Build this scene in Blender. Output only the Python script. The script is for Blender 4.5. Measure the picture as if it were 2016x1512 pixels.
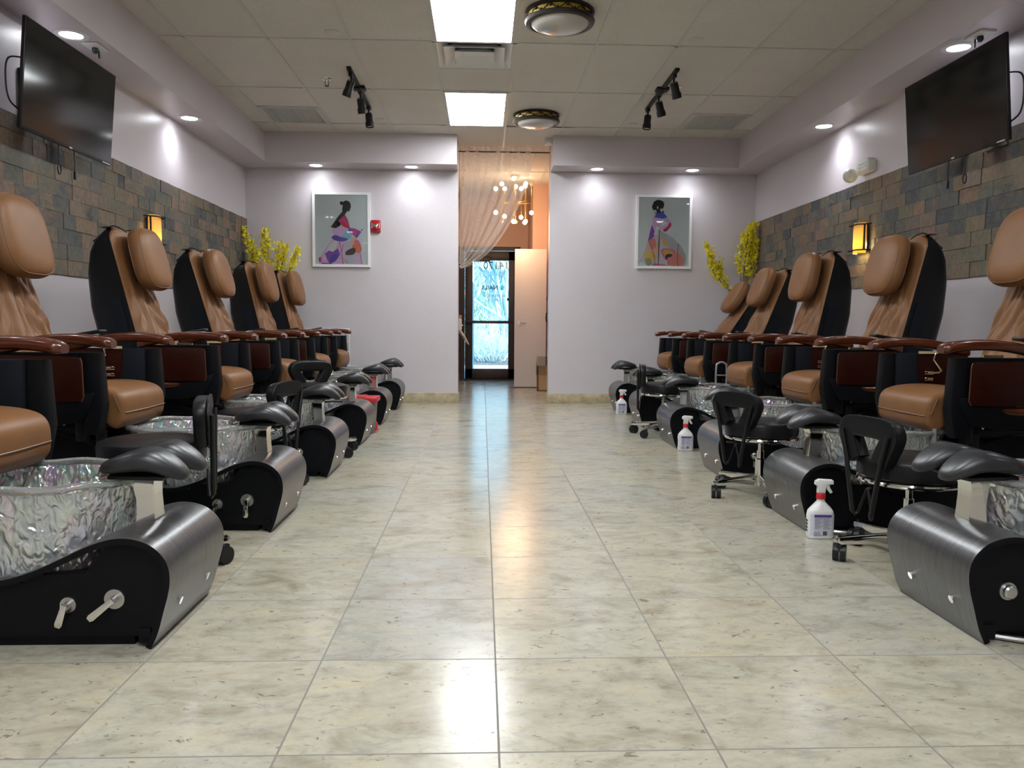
import bpy, bmesh, math, random
from mathutils import Matrix, Vector, Euler
random.seed(7)
C = bpy.context.scene.collection
SC = bpy.context.scene
for o in list(bpy.data.objects):
    bpy.data.objects.remove(o)
PI = math.pi
R = math.radians

# ------------------------------------------------------------------ camera
cam_d = bpy.data.cameras.new('camera')
cam_d.sensor_fit = 'HORIZONTAL'
cam_d.sensor_width = 36.0
cam_d.lens = 36.0 * 1539.4 / 2016.0
cam_d.clip_start = 0.05
cam_d.clip_end = 200
cam = bpy.data.objects.new('camera', cam_d)
C.objects.link(cam)
yaw, pitch, roll = -0.038177, 0.074510, 0.006957
cy, sy, cp, sp, cr, sr = math.cos(yaw), math.sin(yaw), math.cos(pitch), math.sin(pitch), math.cos(roll), math.sin(roll)
Rz = Matrix(((cy, sy, 0), (-sy, cy, 0), (0, 0, 1)))
Bx = Matrix(((1, 0, 0), (0, 0, -1), (0, 1, 0)))
Rp = Matrix(((1, 0, 0), (0, cp, -sp), (0, sp, cp)))
Rr = Matrix(((cr, -sr, 0), (sr, cr, 0), (0, 0, 1)))
W2C = Rr @ Rp @ Bx @ Rz            # rows: right, down, forward
right, down, fwd = W2C[0], W2C[1], W2C[2]
CAMH = 0.909
M = Matrix(((right[0], -down[0], -fwd[0], 0), (right[1], -down[1], -fwd[1], 0), (right[2], -down[2], -fwd[2], CAMH), (0, 0, 0, 1)))
cam.matrix_world = M
SC.camera = cam

# ------------------------------------------------------------------ view, world, sun
SC.view_settings.view_transform = 'Standard'
SC.view_settings.look = 'None'
SC.view_settings.gamma = 1.0
SC.view_settings.exposure = 0.08
SC.view_settings.use_curve_mapping = False
PANEL_E = 25.       # fluorescent panels
DOWN_E = 30.0       # recessed lamps, lens
DOWN_W = 30.0       # recessed lamps, beam
FOYER_W = 20.0
SKY_S = 4.2
SUN_S = 12.0
w = bpy.data.worlds.new('world')
SC.world = w
w.use_nodes = True
nt = w.node_tree
bgn = nt.nodes['Background']
sky = nt.nodes.new('ShaderNodeTexSky')
sky.sky_type = 'HOSEK_WILKIE'
sky.sun_direction = (0.5, -0.6, 0.62)
sky.turbidity = 2.5
hs = nt.nodes.new('ShaderNodeMixRGB')
hs.blend_type = 'MIX'
hs.inputs[0].default_value = 0.9
hs.inputs[2].default_value = (0.16, 0.62, 1.20, 1)
nt.links.new(sky.outputs[0], hs.inputs[1])
nt.links.new(hs.outputs[0], bgn.inputs[0])
bgn.inputs[1].default_value = SKY_S
sd = bpy.data.lights.new('sun', 'SUN')
sd.energy = SUN_S
sd.angle = R(1)
sun = bpy.data.objects.new('sun', sd)
sun.rotation_euler = Vector((-0.45, 0.62, -0.62)).to_track_quat('-Z', 'Y').to_euler()
C.objects.link(sun)

# ------------------------------------------------------------------ materials
def nodes_of(name):
    m = bpy.data.materials.new(name)
    m.use_nodes = True
    return m, m.node_tree, m.node_tree.nodes['Principled BSDF']

def setp(b, **k):
    names = dict(base='Base Color', rough='Roughness', metal='Metallic', spec='Specular IOR Level', coat='Coat Weight', coatr='Coat Roughness',
                 trans='Transmission Weight', ior='IOR', emc='Emission Color', ems='Emission Strength', alpha='Alpha', sheen='Sheen Weight',
                 aniso='Anisotropic', sss='Subsurface Weight', tft='Thin Film Thickness', tfi='Thin Film IOR')
    for q, v in k.items():
        i = b.inputs.get(names[q])
        if i is not None:
            i.default_value = (*v, 1) if isinstance(v, tuple) and len(v) == 3 else v

def node(t, kind, **k):
    n = t.nodes.new(kind)
    for q, v in k.items():
        if isinstance(q, str) and hasattr(n, q):
            setattr(n, q, v)
    return n

def coords(t, scale=(1, 1, 1), kind='Object'):
    tc = t.nodes.new('ShaderNodeTexCoord')
    mp = t.nodes.new('ShaderNodeMapping')
    mp.inputs['Scale'].default_value = scale
    t.links.new(tc.outputs[kind], mp.inputs[0])
    return mp.outputs[0]

def noise(t, vec, scale, detail=4, rough=.55, dist=0):
    n = t.nodes.new('ShaderNodeTexNoise')
    n.inputs['Scale'].default_value = scale
    n.inputs['Detail'].default_value = detail
    n.inputs['Roughness'].default_value = rough
    n.inputs['Distortion'].default_value = dist
    if vec is not None:
        t.links.new(vec, n.inputs['Vector'])
    return n.outputs[0]

def ramp(t, fac, stops):
    r = t.nodes.new('ShaderNodeValToRGB')
    el = r.color_ramp.elements
    while len(el) < len(stops):
        el.new(.5)
    for e, (p, c) in zip(el, stops):
        e.position = p
        e.color = (*c, 1) if len(c) == 3 else c
    t.links.new(fac, r.inputs[0])
    return r.outputs[0]

def mixc(t, fac, a, b, blend='MIX'):
    n = t.nodes.new('ShaderNodeMixRGB')
    n.blend_type = blend
    for i, v in ((0, fac), (1, a), (2, b)):
        if hasattr(v, 'is_linked') or hasattr(v, 'links'):
            t.links.new(v, n.inputs[i])
        elif isinstance(v, (int, float)):
            n.inputs[i].default_value = v
        else:
            n.inputs[i].default_value = (*v, 1)
    return n.outputs[0]

def bump(t, b, h, strength=.3, dist=.01):
    n = t.nodes.new('ShaderNodeBump')
    n.inputs['Strength'].default_value = strength
    n.inputs['Distance'].default_value = dist
    t.links.new(h, n.inputs['Height'])
    t.links.new(n.outputs[0], b.inputs['Normal'])

def math_n(t, op, a, b=None):
    n = t.nodes.new('ShaderNodeMath')
    n.operation = op
    for i, v in ((0, a), (1, b)):
        if v is None:
            continue
        if isinstance(v, (int, float)):
            n.inputs[i].default_value = v
        else:
            t.links.new(v, n.inputs[i])
    return n.outputs[0]

def simple(name, base, rough=.5, metal=0., var=0., vscale=8., bmp=0., bscale=60., bdist=.002, stretch=(1, 1, 1), **k):
    m, t, b = nodes_of(name)
    setp(b, base=base, rough=rough, metal=metal, **k)
    if var:
        n = noise(t, coords(t, stretch), vscale)
        lo = tuple(max(0, c * (1 - var)) for c in base)
        hi = tuple(min(1, c * (1 + var)) for c in base)
        t.links.new(ramp(t, n, [(.3, lo), (.7, hi)]), b.inputs['Base Color'])
    if bmp:
        bump(t, b, noise(t, coords(t, stretch), bscale, 3), bmp, bdist)
    return m

def emit(name, col, s):
    m, t, b = nodes_of(name)
    setp(b, base=(.8, .8, .8), emc=col, ems=s)
    return m

MT = {}
MT['paint'] = simple('lavender_paint', (.60, .545, .57), .32, bmp=.22, bscale=140, bdist=.003, var=.02, vscale=2, spec=.5)
MT['paint_far'] = simple('lavender_paint_textured', (.63, .58, .605), .36, bmp=.45, bscale=110, bdist=.004, var=.02, vscale=2, spec=.5)
MT['peach'] = simple('peach_paint', (.66, .42, .31), .45, bmp=.2, bscale=120, bdist=.003)
MT['pinkwall'] = simple('pink_paint', (.60, .44, .40), .5)
MT['white_door'] = simple('white_door_paint', (.72, .66, .62), .4)
MT['white'] = simple('white_plastic', (.78, .78, .76), .35)
MT['offwhite'] = simple('offwhite_plastic', (.62, .60, .52), .4)
MT['white_frame'] = simple('white_frame_paint', (.80, .80, .80), .35)
MT['white_metal'] = simple('white_coated_metal', (.75, .76, .76), .3)
MT['black'] = simple('black_laminate', (.004, .0045, .006), .5, var=.2, vscale=30, spec=.16)
MT['black_plastic'] = simple('black_plastic', (.008, .008, .010), .38, spec=.35)
MT['black_vinyl'] = simple('black_vinyl', (.007, .007, .0085), .36, spec=.3, bmp=.12, bscale=350, bdist=.001)
MT['black_metal'] = simple('black_metal', (.006, .006, .006), .45, spec=.35)
MT['navy'] = simple('navy_black_fabric', (.006, .009, .015), .72, spec=.25, bmp=.3, bscale=500, bdist=.001)
MT['rubber'] = simple('charcoal_rubber', (.018, .019, .022), .34, bmp=.1, bscale=200, bdist=.001)
MT['chrome'] = simple('chrome', (.78, .78, .76), .08, 1.)
MT['steel'] = simple('satin_steel', (.55, .55, .54), .3, 1.)
MT['grey_tube'] = simple('grey_tube', (.42, .43, .44), .35, .6)
MT['brass'] = simple('brass', (.75, .48, .14), .2, 1.)
MT['bronze'] = simple('dark_bronze', (.03, .022, .018), .4, .4)
MT['bronze_door'] = simple('dark_brown_door_metal', (.035, .020, .014), .45)
MT['red'] = simple('red_plastic', (.55, .02, .03), .35)
MT['red_alarm'] = simple('red_alarm_body', (.42, .012, .02), .3)
MT['clear'] = None
MT['stone_base'] = simple('travertine_baseboard', (.46, .38, .24), .4, var=.25, vscale=14)
MT['cardboard'] = simple('cardboard', (.42, .27, .13), .8)
MT['screen'] = simple('screen_glass', (.010, .010, .010), .10, spec=.22)
MT['grey_bin'] = simple('grey_bin_plastic', (.20, .20, .21), .5)
MT['label'] = simple('pale_label', (.62, .62, .72), .5)
MT['purple'] = simple('purple_ink', (.10, .05, .26), .5)
MT['ink'] = simple('dark_ink', (.02, .02, .025), .5)
MT['greyink'] = simple('grey_ink', (.32, .32, .40), .5)
MT['bark'] = simple('brown_stem', (.075, .045, .03), .8)
MT['yellow'] = simple('yellow_petal', (.88, .76, .02), .6)
MT['leaf'] = simple('green_leaf', (.16, .28, .04), .6)
MT['tbar'] = simple('ceiling_grid_metal', (.60, .58, .54), .5)
MT['grille'] = simple('grille_metal', (.55, .54, .50), .5)
MT['hole_shade'] = simple('painted_duct_shade', (.02, .022, .035), .6)  # near-black tone stands in for the shade inside the ducts

def leather():
    m, t, b = nodes_of('tan_leather')
    c = coords(t)
    n = noise(t, c, 5, 3)
    t.links.new(ramp(t, n, [(.3, (.205, .092, .036)), (.7, (.250, .116, .047))]), b.inputs['Base Color'])
    setp(b, rough=.43, spec=.28)
    bump(t, b, noise(t, c, 260, 3), .12, .001)
    return m
MT['leather'] = leather()

def mahog():
    m, t, b = nodes_of('mahogany_gloss')
    c = coords(t, (3, 25, 25))
    n = noise(t, c, 3, 5, .6, 1.2)
    t.links.new(ramp(t, n, [(.3, (.060, .010, .003)), (.7, (.120, .025, .006))]), b.inputs['Base Color'])
    setp(b, rough=.22, coat=.5, coatr=.08)
    return m
MT['mahogany'] = mahog()

def mahog_panel():
    m, t, b = nodes_of('mahogany_panel')
    c = coords(t, (3, 25, 25))
    n = noise(t, c, 3, 5, .6, 1.2)
    t.links.new(ramp(t, n, [(.3, (.018, .003, .0015)), (.7, (.036, .0065, .0025))]), b.inputs['Base Color'])
    setp(b, rough=.35, spec=.22)
    return m
MT['panel'] = mahog_panel()
MT['wood_edge'] = simple('brown_wood_edge', (.12, .042, .016), .35)

def brushed():
    m, t, b = nodes_of('brushed_graphite_metal')
    c = coords(t, (2, 160, 2))
    n = noise(t, c, 2.2, 4, .6)
    t.links.new(ramp(t, n, [(.3, (.095, .095, .100)), (.7, (.205, .203, .208))]), b.inputs['Base Color'])
    setp(b, metal=.75, rough=.36, aniso=.3)
    t.links.new(ramp(t, n, [(.3, (.26, .26, .26)), (.7, (.38, .38, .38))]), b.inputs['Roughness'])
    return m
MT['brushed'] = brushed()

def crystal():
    m, t, b = nodes_of('rippled_crystal_resin')
    c = coords(t, (1, 1, .62))
    n1 = noise(t, c, 40, 1.5, .45, .9)
    n2 = noise(t, c, 13, 1, .5, .6)
    n3 = noise(t, c, 9, 1, .5, .8)
    h = math_n(t, 'ADD', n1, math_n(t, 'MULTIPLY', n2, .8))
    setp(b, metal=.50, rough=.10, spec=.9, trans=.30, coat=.6, coatr=.03)
    t.links.new(ramp(t, n3, [(.30, (.66, .71, .75)), (.42, (.70, .77, .75)), (.5, (.78, .78, .76)), (.58, (.80, .73, .76)), (.70, (.68, .72, .80))]), b.inputs['Base Color'])  # pastel hues painted into the base colour to imitate iridescence
    bump(t, b, h, .85, .025)
    return m
MT['crystal'] = crystal()
def crystal_inner():
    m = MT['crystal'].copy()
    m.name = 'painted_glint_crystal_lining'
    t = m.node_tree
    r = [n for n in t.nodes if n.type == 'VALTORGB'][0]
    for e, c in zip(r.color_ramp.elements, ((.48, .64, .80), (.58, .80, .74), (.82, .80, .68), (.82, .62, .74), (.62, .58, .82))):  # stronger painted hues stand in for coloured glints inside the basin
        e.color = (*c, 1)
    q = [n for n in t.nodes if n.type == 'TEX_NOISE' and abs(n.inputs['Scale'].default_value - 9) < .1][0]
    q.inputs['Scale'].default_value = 22
    return m
MT['crystal_inner'] = crystal_inner()

def clear_rim():
    m, t, b = nodes_of('clear_resin_rim')
    setp(b, base=(.80, .84, .82), rough=.06, trans=.85, ior=1.45, spec=.8, tft=480., tfi=1.6)
    bump(t, b, noise(t, coords(t), 40, 2), .5, .01)
    return m
MT['rim'] = clear_rim()

def glass(name, tint=(.9, .97, .97), gl=.08):
    m = bpy.data.materials.new(name)
    m.use_nodes = True
    t = m.node_tree
    t.nodes.remove(t.nodes['Principled BSDF'])
    out = t.nodes['Material Output']
    a = t.nodes.new('ShaderNodeBsdfTransparent')
    a.inputs[0].default_value = (*tint, 1)
    g = t.nodes.new('ShaderNodeBsdfGlossy')
    g.inputs['Roughness'].default_value = .03
    mx = t.nodes.new('ShaderNodeMixShader')
    fr = t.nodes.new('ShaderNodeFresnel')
    fr.inputs[0].default_value = 1.35
    t.links.new(fr.outputs[0], mx.inputs[0])
    t.links.new(a.outputs[0], mx.inputs[1])
    t.links.new(g.outputs[0], mx.inputs[2])
    t.links.new(mx.outputs[0], out.inputs[0])
    return m
MT['pane'] = glass('clear_pane', (.86, .97, .98))
MT['picture_glass'] = glass('picture_glass', (.97, .98, .98))
MT['plastic_film'] = glass('plastic_film', (.8, .8, .78))

def sheer():
    m = bpy.data.materials.new('sheer_fabric')
    m.use_nodes = True
    t = m.node_tree
    t.nodes.remove(t.nodes['Principled BSDF'])
    out = t.nodes['Material Output']
    a = t.nodes.new('ShaderNodeBsdfTransparent')
    d = t.nodes.new('ShaderNodeBsdfDiffuse')
    tr = t.nodes.new('ShaderNodeBsdfTranslucent')
    c = coords(t)
    wv = t.nodes.new('ShaderNodeTexWave')
    wv.inputs['Scale'].default_value = 5
    wv.inputs['Distortion'].default_value = 22
    wv.inputs['Detail'].default_value = 1
    t.links.new(c, wv.inputs[0])
    line = ramp(t, wv.outputs[1], [(.0, (.55, .46, .38)), (.035, (.86, .82, .76))])
    t.links.new(line, d.inputs[0])
    tr.inputs[0].default_value = (.86, .82, .76, 1)
    m1 = t.nodes.new('ShaderNodeMixShader')
    m1.inputs[0].default_value = .5
    t.links.new(d.outputs[0], m1.inputs[1])
    t.links.new(tr.outputs[0], m1.inputs[2])
    m2 = t.nodes.new('ShaderNodeMixShader')
    m2.inputs[0].default_value = .40
    t.links.new(a.outputs[0], m2.inputs[1])
    t.links.new(m1.outputs[0], m2.inputs[2])
    t.links.new(m2.outputs[0], out.inputs[0])
    return m
MT['sheer'] = sheer()

def floor_mat():
    m, t, b = nodes_of('travertine_tile_floor')
    T = .4706
    tc = t.nodes.new('ShaderNodeTexCoord')
    sx = t.nodes.new('ShaderNodeSeparateXYZ')
    t.links.new(tc.outputs['Object'], sx.inputs[0])
    u = math_n(t, 'DIVIDE', math_n(t, 'SUBTRACT', sx.outputs[0], .039), T)
    v = math_n(t, 'DIVIDE', math_n(t, 'SUBTRACT', sx.outputs[1], 1.6054), T)
    cu, cv = math_n(t, 'FLOOR', u), math_n(t, 'FLOOR', v)
    fu, fv = math_n(t, 'SUBTRACT', u, cu), math_n(t, 'SUBTRACT', v, cv)
    cell = t.nodes.new('ShaderNodeCombineXYZ')
    t.links.new(cu, cell.inputs[0])
    t.links.new(cv, cell.inputs[1])
    wn = t.nodes.new('ShaderNodeTexWhiteNoise')
    wn.noise_dimensions = '3D'
    t.links.new(cell.outputs[0], wn.inputs['Vector'])
    off = t.nodes.new('ShaderNodeVectorMath')
    off.operation = 'MULTIPLY_ADD'
    off.inputs[1].default_value = (40, 40, 40)
    t.links.new(wn.outputs['Color'], off.inputs[0])
    t.links.new(tc.outputs['Object'], off.inputs[2])
    mp = t.nodes.new('ShaderNodeMapping')
    mp.inputs['Scale'].default_value = (1, 1.75, 1)
    t.links.new(off.outputs[0], mp.inputs[0])
    p = mp.outputs[0]
    tile = ramp(t, wn.outputs['Value'], [(0, (.45, .425, .345)), (.3, (.49, .46, .37)), (.5, (.44, .425, .365)), (.7, (.48, .435, .335)), (.85, (.41, .40, .36)), (1, (.46, .435, .36))])
    n1 = noise(t, p, 5, 8, .62, .6)
    c1 = mixc(t, 1, tile, ramp(t, n1, [(.30, (.66, .63, .58)), (.43, (.90, .89, .87)), (.52, (1, 1, 1)), (.70, (1.08, 1.03, .92))]), 'MULTIPLY')
    nf = noise(t, p, 17, 6, .7, .5)
    c1 = mixc(t, 1, c1, ramp(t, nf, [(.30, (.74, .72, .69)), (.44, (.95, .945, .935)), (.58, (1.02, 1.01, 1.0)), (.75, (1.08, 1.07, 1.04))]), 'MULTIPLY')
    n2 = noise(t, p, 2.2, 6, .65, 1.2)
    c2 = mixc(t, ramp(t, n2, [(.54, (0, 0, 0)), (.72, (.45, .45, .45))]), c1, (.38, .31, .22))
    n3 = noise(t, p, 9, 5, .7, 1.5)
    c3 = mixc(t, ramp(t, n3, [(.58, (0, 0, 0)), (.67, (.5, .5, .5))]), c2, (.31, .31, .29))
    n4 = noise(t, p, 26, 3, .6, .8)
    pits = ramp(t, n4, [(.645, (0, 0, 0)), (.69, (.9, .9, .9))])
    c4 = mixc(t, pits, c3, (.20, .17, .13))
    n5 = noise(t, p, 60, 2, .5)
    c4 = mixc(t, ramp(t, n5, [(.3, (.2, .2, .2)), (.45, (0, 0, 0))]), c4, (.36, .33, .28))
    du = math_n(t, 'MINIMUM', fu, math_n(t, 'SUBTRACT', 1, fu))
    dv = math_n(t, 'MINIMUM', fv, math_n(t, 'SUBTRACT', 1, fv))
    d = math_n(t, 'MINIMUM', du, dv)
    g = math_n(t, 'LESS_THAN', d, .0052)
    c5 = mixc(t, g, c4, (.20, .185, .165))
    t.links.new(c5, b.inputs['Base Color'])
    r = math_n(t, 'ADD', math_n(t, 'MULTIPLY', n1, .12), .135)
    r = math_n(t, 'ADD', r, math_n(t, 'MULTIPLY', g, .5))
    t.links.new(r, b.inputs['Roughness'])
    setp(b, spec=.5)
    hgt = math_n(t, 'SUBTRACT', 1, math_n(t, 'MAXIMUM', g, math_n(t, 'MULTIPLY', pits, .35)))
    bump(t, b, hgt, .25, .002)
    return m
MT['floor'] = floor_mat()

def ceil_mat():
    m, t, b = nodes_of('mineral_ceiling_tile')
    c = coords(t)
    n = noise(t, c, 2.5, 3)
    col = ramp(t, n, [(.3, (.66, .635, .575)), (.7, (.70, .675, .615))])
    n2 = noise(t, c, 130, 2, .6)
    col = mixc(t, ramp(t, n2, [(.62, (0, 0, 0)), (.70, (.7, .7, .7))]), col, (.36, .33, .28))
    t.links.new(col, b.inputs['Base Color'])
    setp(b, rough=.9, spec=.2)
    bump(t, b, n2, .3, .004)
    return m
MT['ceil'] = ceil_mat()

def slate_mat():
    m, t, b = nodes_of('split_face_slate')
    at = t.nodes.new('ShaderNodeAttribute')
    at.attribute_name = 'tile_rnd'
    sp_ = t.nodes.new('ShaderNodeSeparateColor')
    t.links.new(at.outputs['Color'], sp_.inputs[0])
    tc = t.nodes.new('ShaderNodeTexCoord')
    off = t.nodes.new('ShaderNodeVectorMath')
    off.operation = 'MULTIPLY_ADD'
    off.inputs[1].default_value = (30, 30, 30)
    t.links.new(at.outputs['Color'], off.inputs[0])
    t.links.new(tc.outputs['Object'], off.inputs[2])
    base = ramp(t, sp_.outputs[0], [(0, (.060, .070, .080)), (.2, (.095, .102, .104)), (.4, (.160, .146, .105)), (.62, (.205, .155, .108)), (.82, (.235, .155, .115)), (1, (.14, .125, .12))])
    n1 = noise(t, off.outputs[0], 9, 6, .65, 1.5)
    alt = ramp(t, sp_.outputs[1], [(0, (.09, .098, .10)), (.5, (.165, .142, .09)), (.8, (.225, .135, .075)), (1, (.12, .112, .095))])
    col = mixc(t, ramp(t, n1, [(.45, (0, 0, 0)), (.62, (.85, .85, .85))]), base, alt)
    n2 = noise(t, off.outputs[0], 30, 5, .6)
    col = mixc(t, .55, col, ramp(t, n2, [(.3, (.6, .6, .6)), (.7, (1.25, 1.22, 1.18))]), 'MULTIPLY')
    t.links.new(col, b.inputs['Base Color'])
    setp(b, rough=.62, spec=.35)
    bump(t, b, math_n(t, 'ADD', n1, math_n(t, 'MULTIPLY', n2, .3)), .55, .012)
    return m
MT['slate'] = slate_mat()
MT['grout'] = simple('dark_grout', (.03, .028, .026), .9)

# ------------------------------------------------------------------ mesh tools
class MB:
    def __init__(s):
        s.bm = bmesh.new()
    def merge(s, tmp, mi=0, M=None):
        for f in tmp.faces:
            f.material_index = mi
        if M is not None:
            bmesh.ops.transform(tmp, matrix=M, verts=tmp.verts)
        me = bpy.data.meshes.new('tmp')
        tmp.to_mesh(me)
        tmp.free()
        s.bm.from_mesh(me)
        bpy.data.meshes.remove(me)
        return s
    def box(s, x0, x1, y0, y1, z0, z1, bev=0, seg=2, mi=0, M=None):
        t = bmesh.new()
        bmesh.ops.create_cube(t, size=1)
        bmesh.ops.transform(t, matrix=Matrix.Translation(((x0 + x1) / 2, (y0 + y1) / 2, (z0 + z1) / 2)) @ Matrix.Diagonal((abs(x1 - x0), abs(y1 - y0), abs(z1 - z0), 1)), verts=t.verts)
        if bev:
            bmesh.ops.bevel(t, geom=list(t.edges), offset=bev, segments=seg, profile=.5, affect='EDGES')
        return s.merge(t, mi, M)
    def prism(s, poly, axis, a, b, bev=0, seg=2, mi=0, M=None):
        # poly: 2-D points; axis y -> (x,z); axis x -> (y,z); axis z -> (x,y)
        t = bmesh.new()
        def P(p, d):
            return (p[0], d, p[1]) if axis == 'y' else ((d, p[0], p[1]) if axis == 'x' else (p[0], p[1], d))
        va = [t.verts.new(P(p, a)) for p in poly]
        vb = [t.verts.new(P(p, b)) for p in poly]
        n = len(poly)
        fa = t.faces.new(va)
        fb = t.faces.new(vb[::-1])
        for i in range(n):
            t.faces.new((va[i], vb[i], vb[(i + 1) % n], va[(i + 1) % n]))
        bmesh.ops.recalc_face_normals(t, faces=t.faces)
        if bev:
            ed = set(fa.edges) | set(fb.edges)
            bmesh.ops.bevel(t, geom=list(ed), offset=bev, segments=seg, profile=.5, affect='EDGES')
        bmesh.ops.triangulate(t, faces=[f for f in t.faces if len(f.verts) > 4])
        return s.merge(t, mi, M)
    def grid(s, fn, nu, nv, cu=False, cv=False, mi=0, M=None, flip=False):
        t = bmesh.new()
        V = [[t.verts.new(fn(i / (nu if cu else nu - 1), j / (nv if cv else nv - 1))) for j in range(nv)] for i in range(nu)]
        for i in range(nu if cu else nu - 1):
            for j in range(nv if cv else nv - 1):
                q = (V[i][j], V[(i + 1) % nu][j], V[(i + 1) % nu][(j + 1) % nv], V[i][(j + 1) % nv])
                try:
                    t.faces.new(q[::-1] if flip else q)
                except ValueError:
                    pass
        return s.merge(t, mi, M)
    def lathe(s, prof, seg=24, mi=0, M=None):
        t = bmesh.new()
        rows = []
        for r, z in prof:
            if r < 1e-6:
                rows.append([t.verts.new((0, 0, z))])
            else:
                rows.append([t.verts.new((r * math.cos(2 * PI * k / seg), r * math.sin(2 * PI * k / seg), z)) for k in range(seg)])
        for a, b in zip(rows, rows[1:]):
            for k in range(seg):
                k2 = (k + 1) % seg
                if len(a) == 1 and len(b) == 1:
                    continue
                if len(a) == 1:
                    t.faces.new((a[0], b[k], b[k2]))
                elif len(b) == 1:
                    t.faces.new((a[k], b[0], a[k2]))
                else:
                    t.faces.new((a[k], b[k], b[k2], a[k2]))
        bmesh.ops.recalc_face_normals(t, faces=t.faces)
        return s.merge(t, mi, M)
    def cyl(s, p0, p1, r0, r1=None, seg=16, mi=0, M=None):
        p0, p1 = Vector(p0), Vector(p1)
        r1 = r0 if r1 is None else r1
        d = p1 - p0
        q = d.to_track_quat('Z', 'Y').to_matrix().to_4x4()
        L = d.length
        Mx = Matrix.Translation(p0) @ q
        if M is not None:
            Mx = M @ Mx
        return s.lathe([(0, 0), (r0, 0), (r1, L), (0, L)], seg, mi, Mx)
    def tube(s, pts, r, seg=8, mi=0, closed=False, M=None, flat=1.0):
        pts = [Vector(p) for p in pts]
        n = len(pts)
        t = bmesh.new()
        prev = None
        rings = []
        for i, p in enumerate(pts):
            a = pts[(i - 1) % n] if (closed or i > 0) else p
            b = pts[(i + 1) % n] if (closed or i < n - 1) else p
            d = (b - a).normalized()
            if prev is None:
                up = Vector((0, 0, 1)) if abs(d.z) < .9 else Vector((1, 0, 0))
                nx = d.cross(up).normalized()
            else:
                nx = (prev - d * prev.dot(d)).normalized()
            prev = nx
            ny = d.cross(nx)
            rr = r[i] if isinstance(r, (list, tuple)) else r
            rings.append([t.verts.new(p + nx * rr * math.cos(2 * PI * k / seg) + ny * rr * flat * math.sin(2 * PI * k / seg)) for k in range(seg)])
        for i in range(n if closed else n - 1):
            a, b = rings[i], rings[(i + 1) % n]
            for k in range(seg):
                t.faces.new((a[k], a[(k + 1) % seg], b[(k + 1) % seg], b[k]))
        if not closed:
            t.faces.new(rings[0][::-1])
            t.faces.new(rings[-1])
        bmesh.ops.recalc_face_normals(t, faces=t.faces)
        return s.merge(t, mi, M)
    def sph(s, c, r, seg=16, rings=10, mi=0, M=None):
        rx, ry, rz = r if isinstance(r, (tuple, list)) else (r, r, r)
        t = bmesh.new()
        bmesh.ops.create_uvsphere(t, u_segments=seg, v_segments=rings, radius=1)
        bmesh.ops.transform(t, matrix=Matrix.Translation(c) @ Matrix.Diagonal((rx, ry, rz, 1)), verts=t.verts)
        return s.merge(t, mi, M)
    def poly(s, pts, mi=0):
        vs = [s.bm.verts.new(p) for p in pts]
        f = s.bm.faces.new(vs)
        f.material_index = mi
        return s

def catmull(pts, n=6, closed=False):
    out = []
    N = len(pts)
    rng = range(N if closed else N - 1)
    for i in rng:
        g = lambda k: Vector(pts[k % N] if closed else pts[max(0, min(N - 1, k))])
        p0, p1, p2, p3 = g(i - 1), g(i), g(i + 1), g(i + 2)
        for k in range(n):
            t = k / n
            out.append(tuple(.5 * ((2 * p1) + (p2 - p0) * t + (2 * p0 - 5 * p1 + 4 * p2 - p3) * t * t + (3 * p1 - p0 - 3 * p2 + p3) * t ** 3)))
    if not closed:
        out.append(tuple(pts[-1]))
    return out

def obj(name, mb, mats, parent=None, loc=(0, 0, 0), sharp=38):
    me = bpy.data.meshes.new(name)
    bm = mb.bm
    bmesh.ops.triangulate(bm, faces=[f for f in bm.faces if len(f.verts) > 4])
    bm.to_mesh(me)
    bm.free()
    if not isinstance(mats, (list, tuple)):
        mats = [mats]
    for m in mats:
        me.materials.append(MT[m] if isinstance(m, str) else m)
    me.polygons.foreach_set('use_smooth', [True] * len(me.polygons))
    me.set_sharp_from_angle(angle=R(sharp))
    o = bpy.data.objects.new(name, me)
    C.objects.link(o)
    o.location = loc
    if parent is not None:
        o.parent = parent
    return o

def tag(o, label, cat, group=None):
    o['label'] = label
    o['category'] = cat
    if group:
        o['group'] = group
    return o

def thing(name, label, cat, loc=(0, 0, 0), rz=0, group=None):
    o = bpy.data.objects.new(name, None)
    o.empty_display_size = .1
    C.objects.link(o)
    o.location = loc
    o.rotation_euler = (0, 0, rz)
    return tag(o, label, cat, group)

def struct(name, mb, mats, parent=None, **k):
    o = obj(name, mb, mats, parent, **k)
    if parent is None:
        o['kind'] = 'structure'
    return o

def copy_tree(o, parent=None, skip=()):
    c = o.copy()
    C.objects.link(c)
    if parent is not None:
        c.parent = parent
    for ch in list(o.children):
        if ch not in skip:
            copy_tree(ch, c, skip)
    return c

def wipe(o):
    for ch in list(o.children):
        wipe(ch)
    bpy.data.objects.remove(o)

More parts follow.
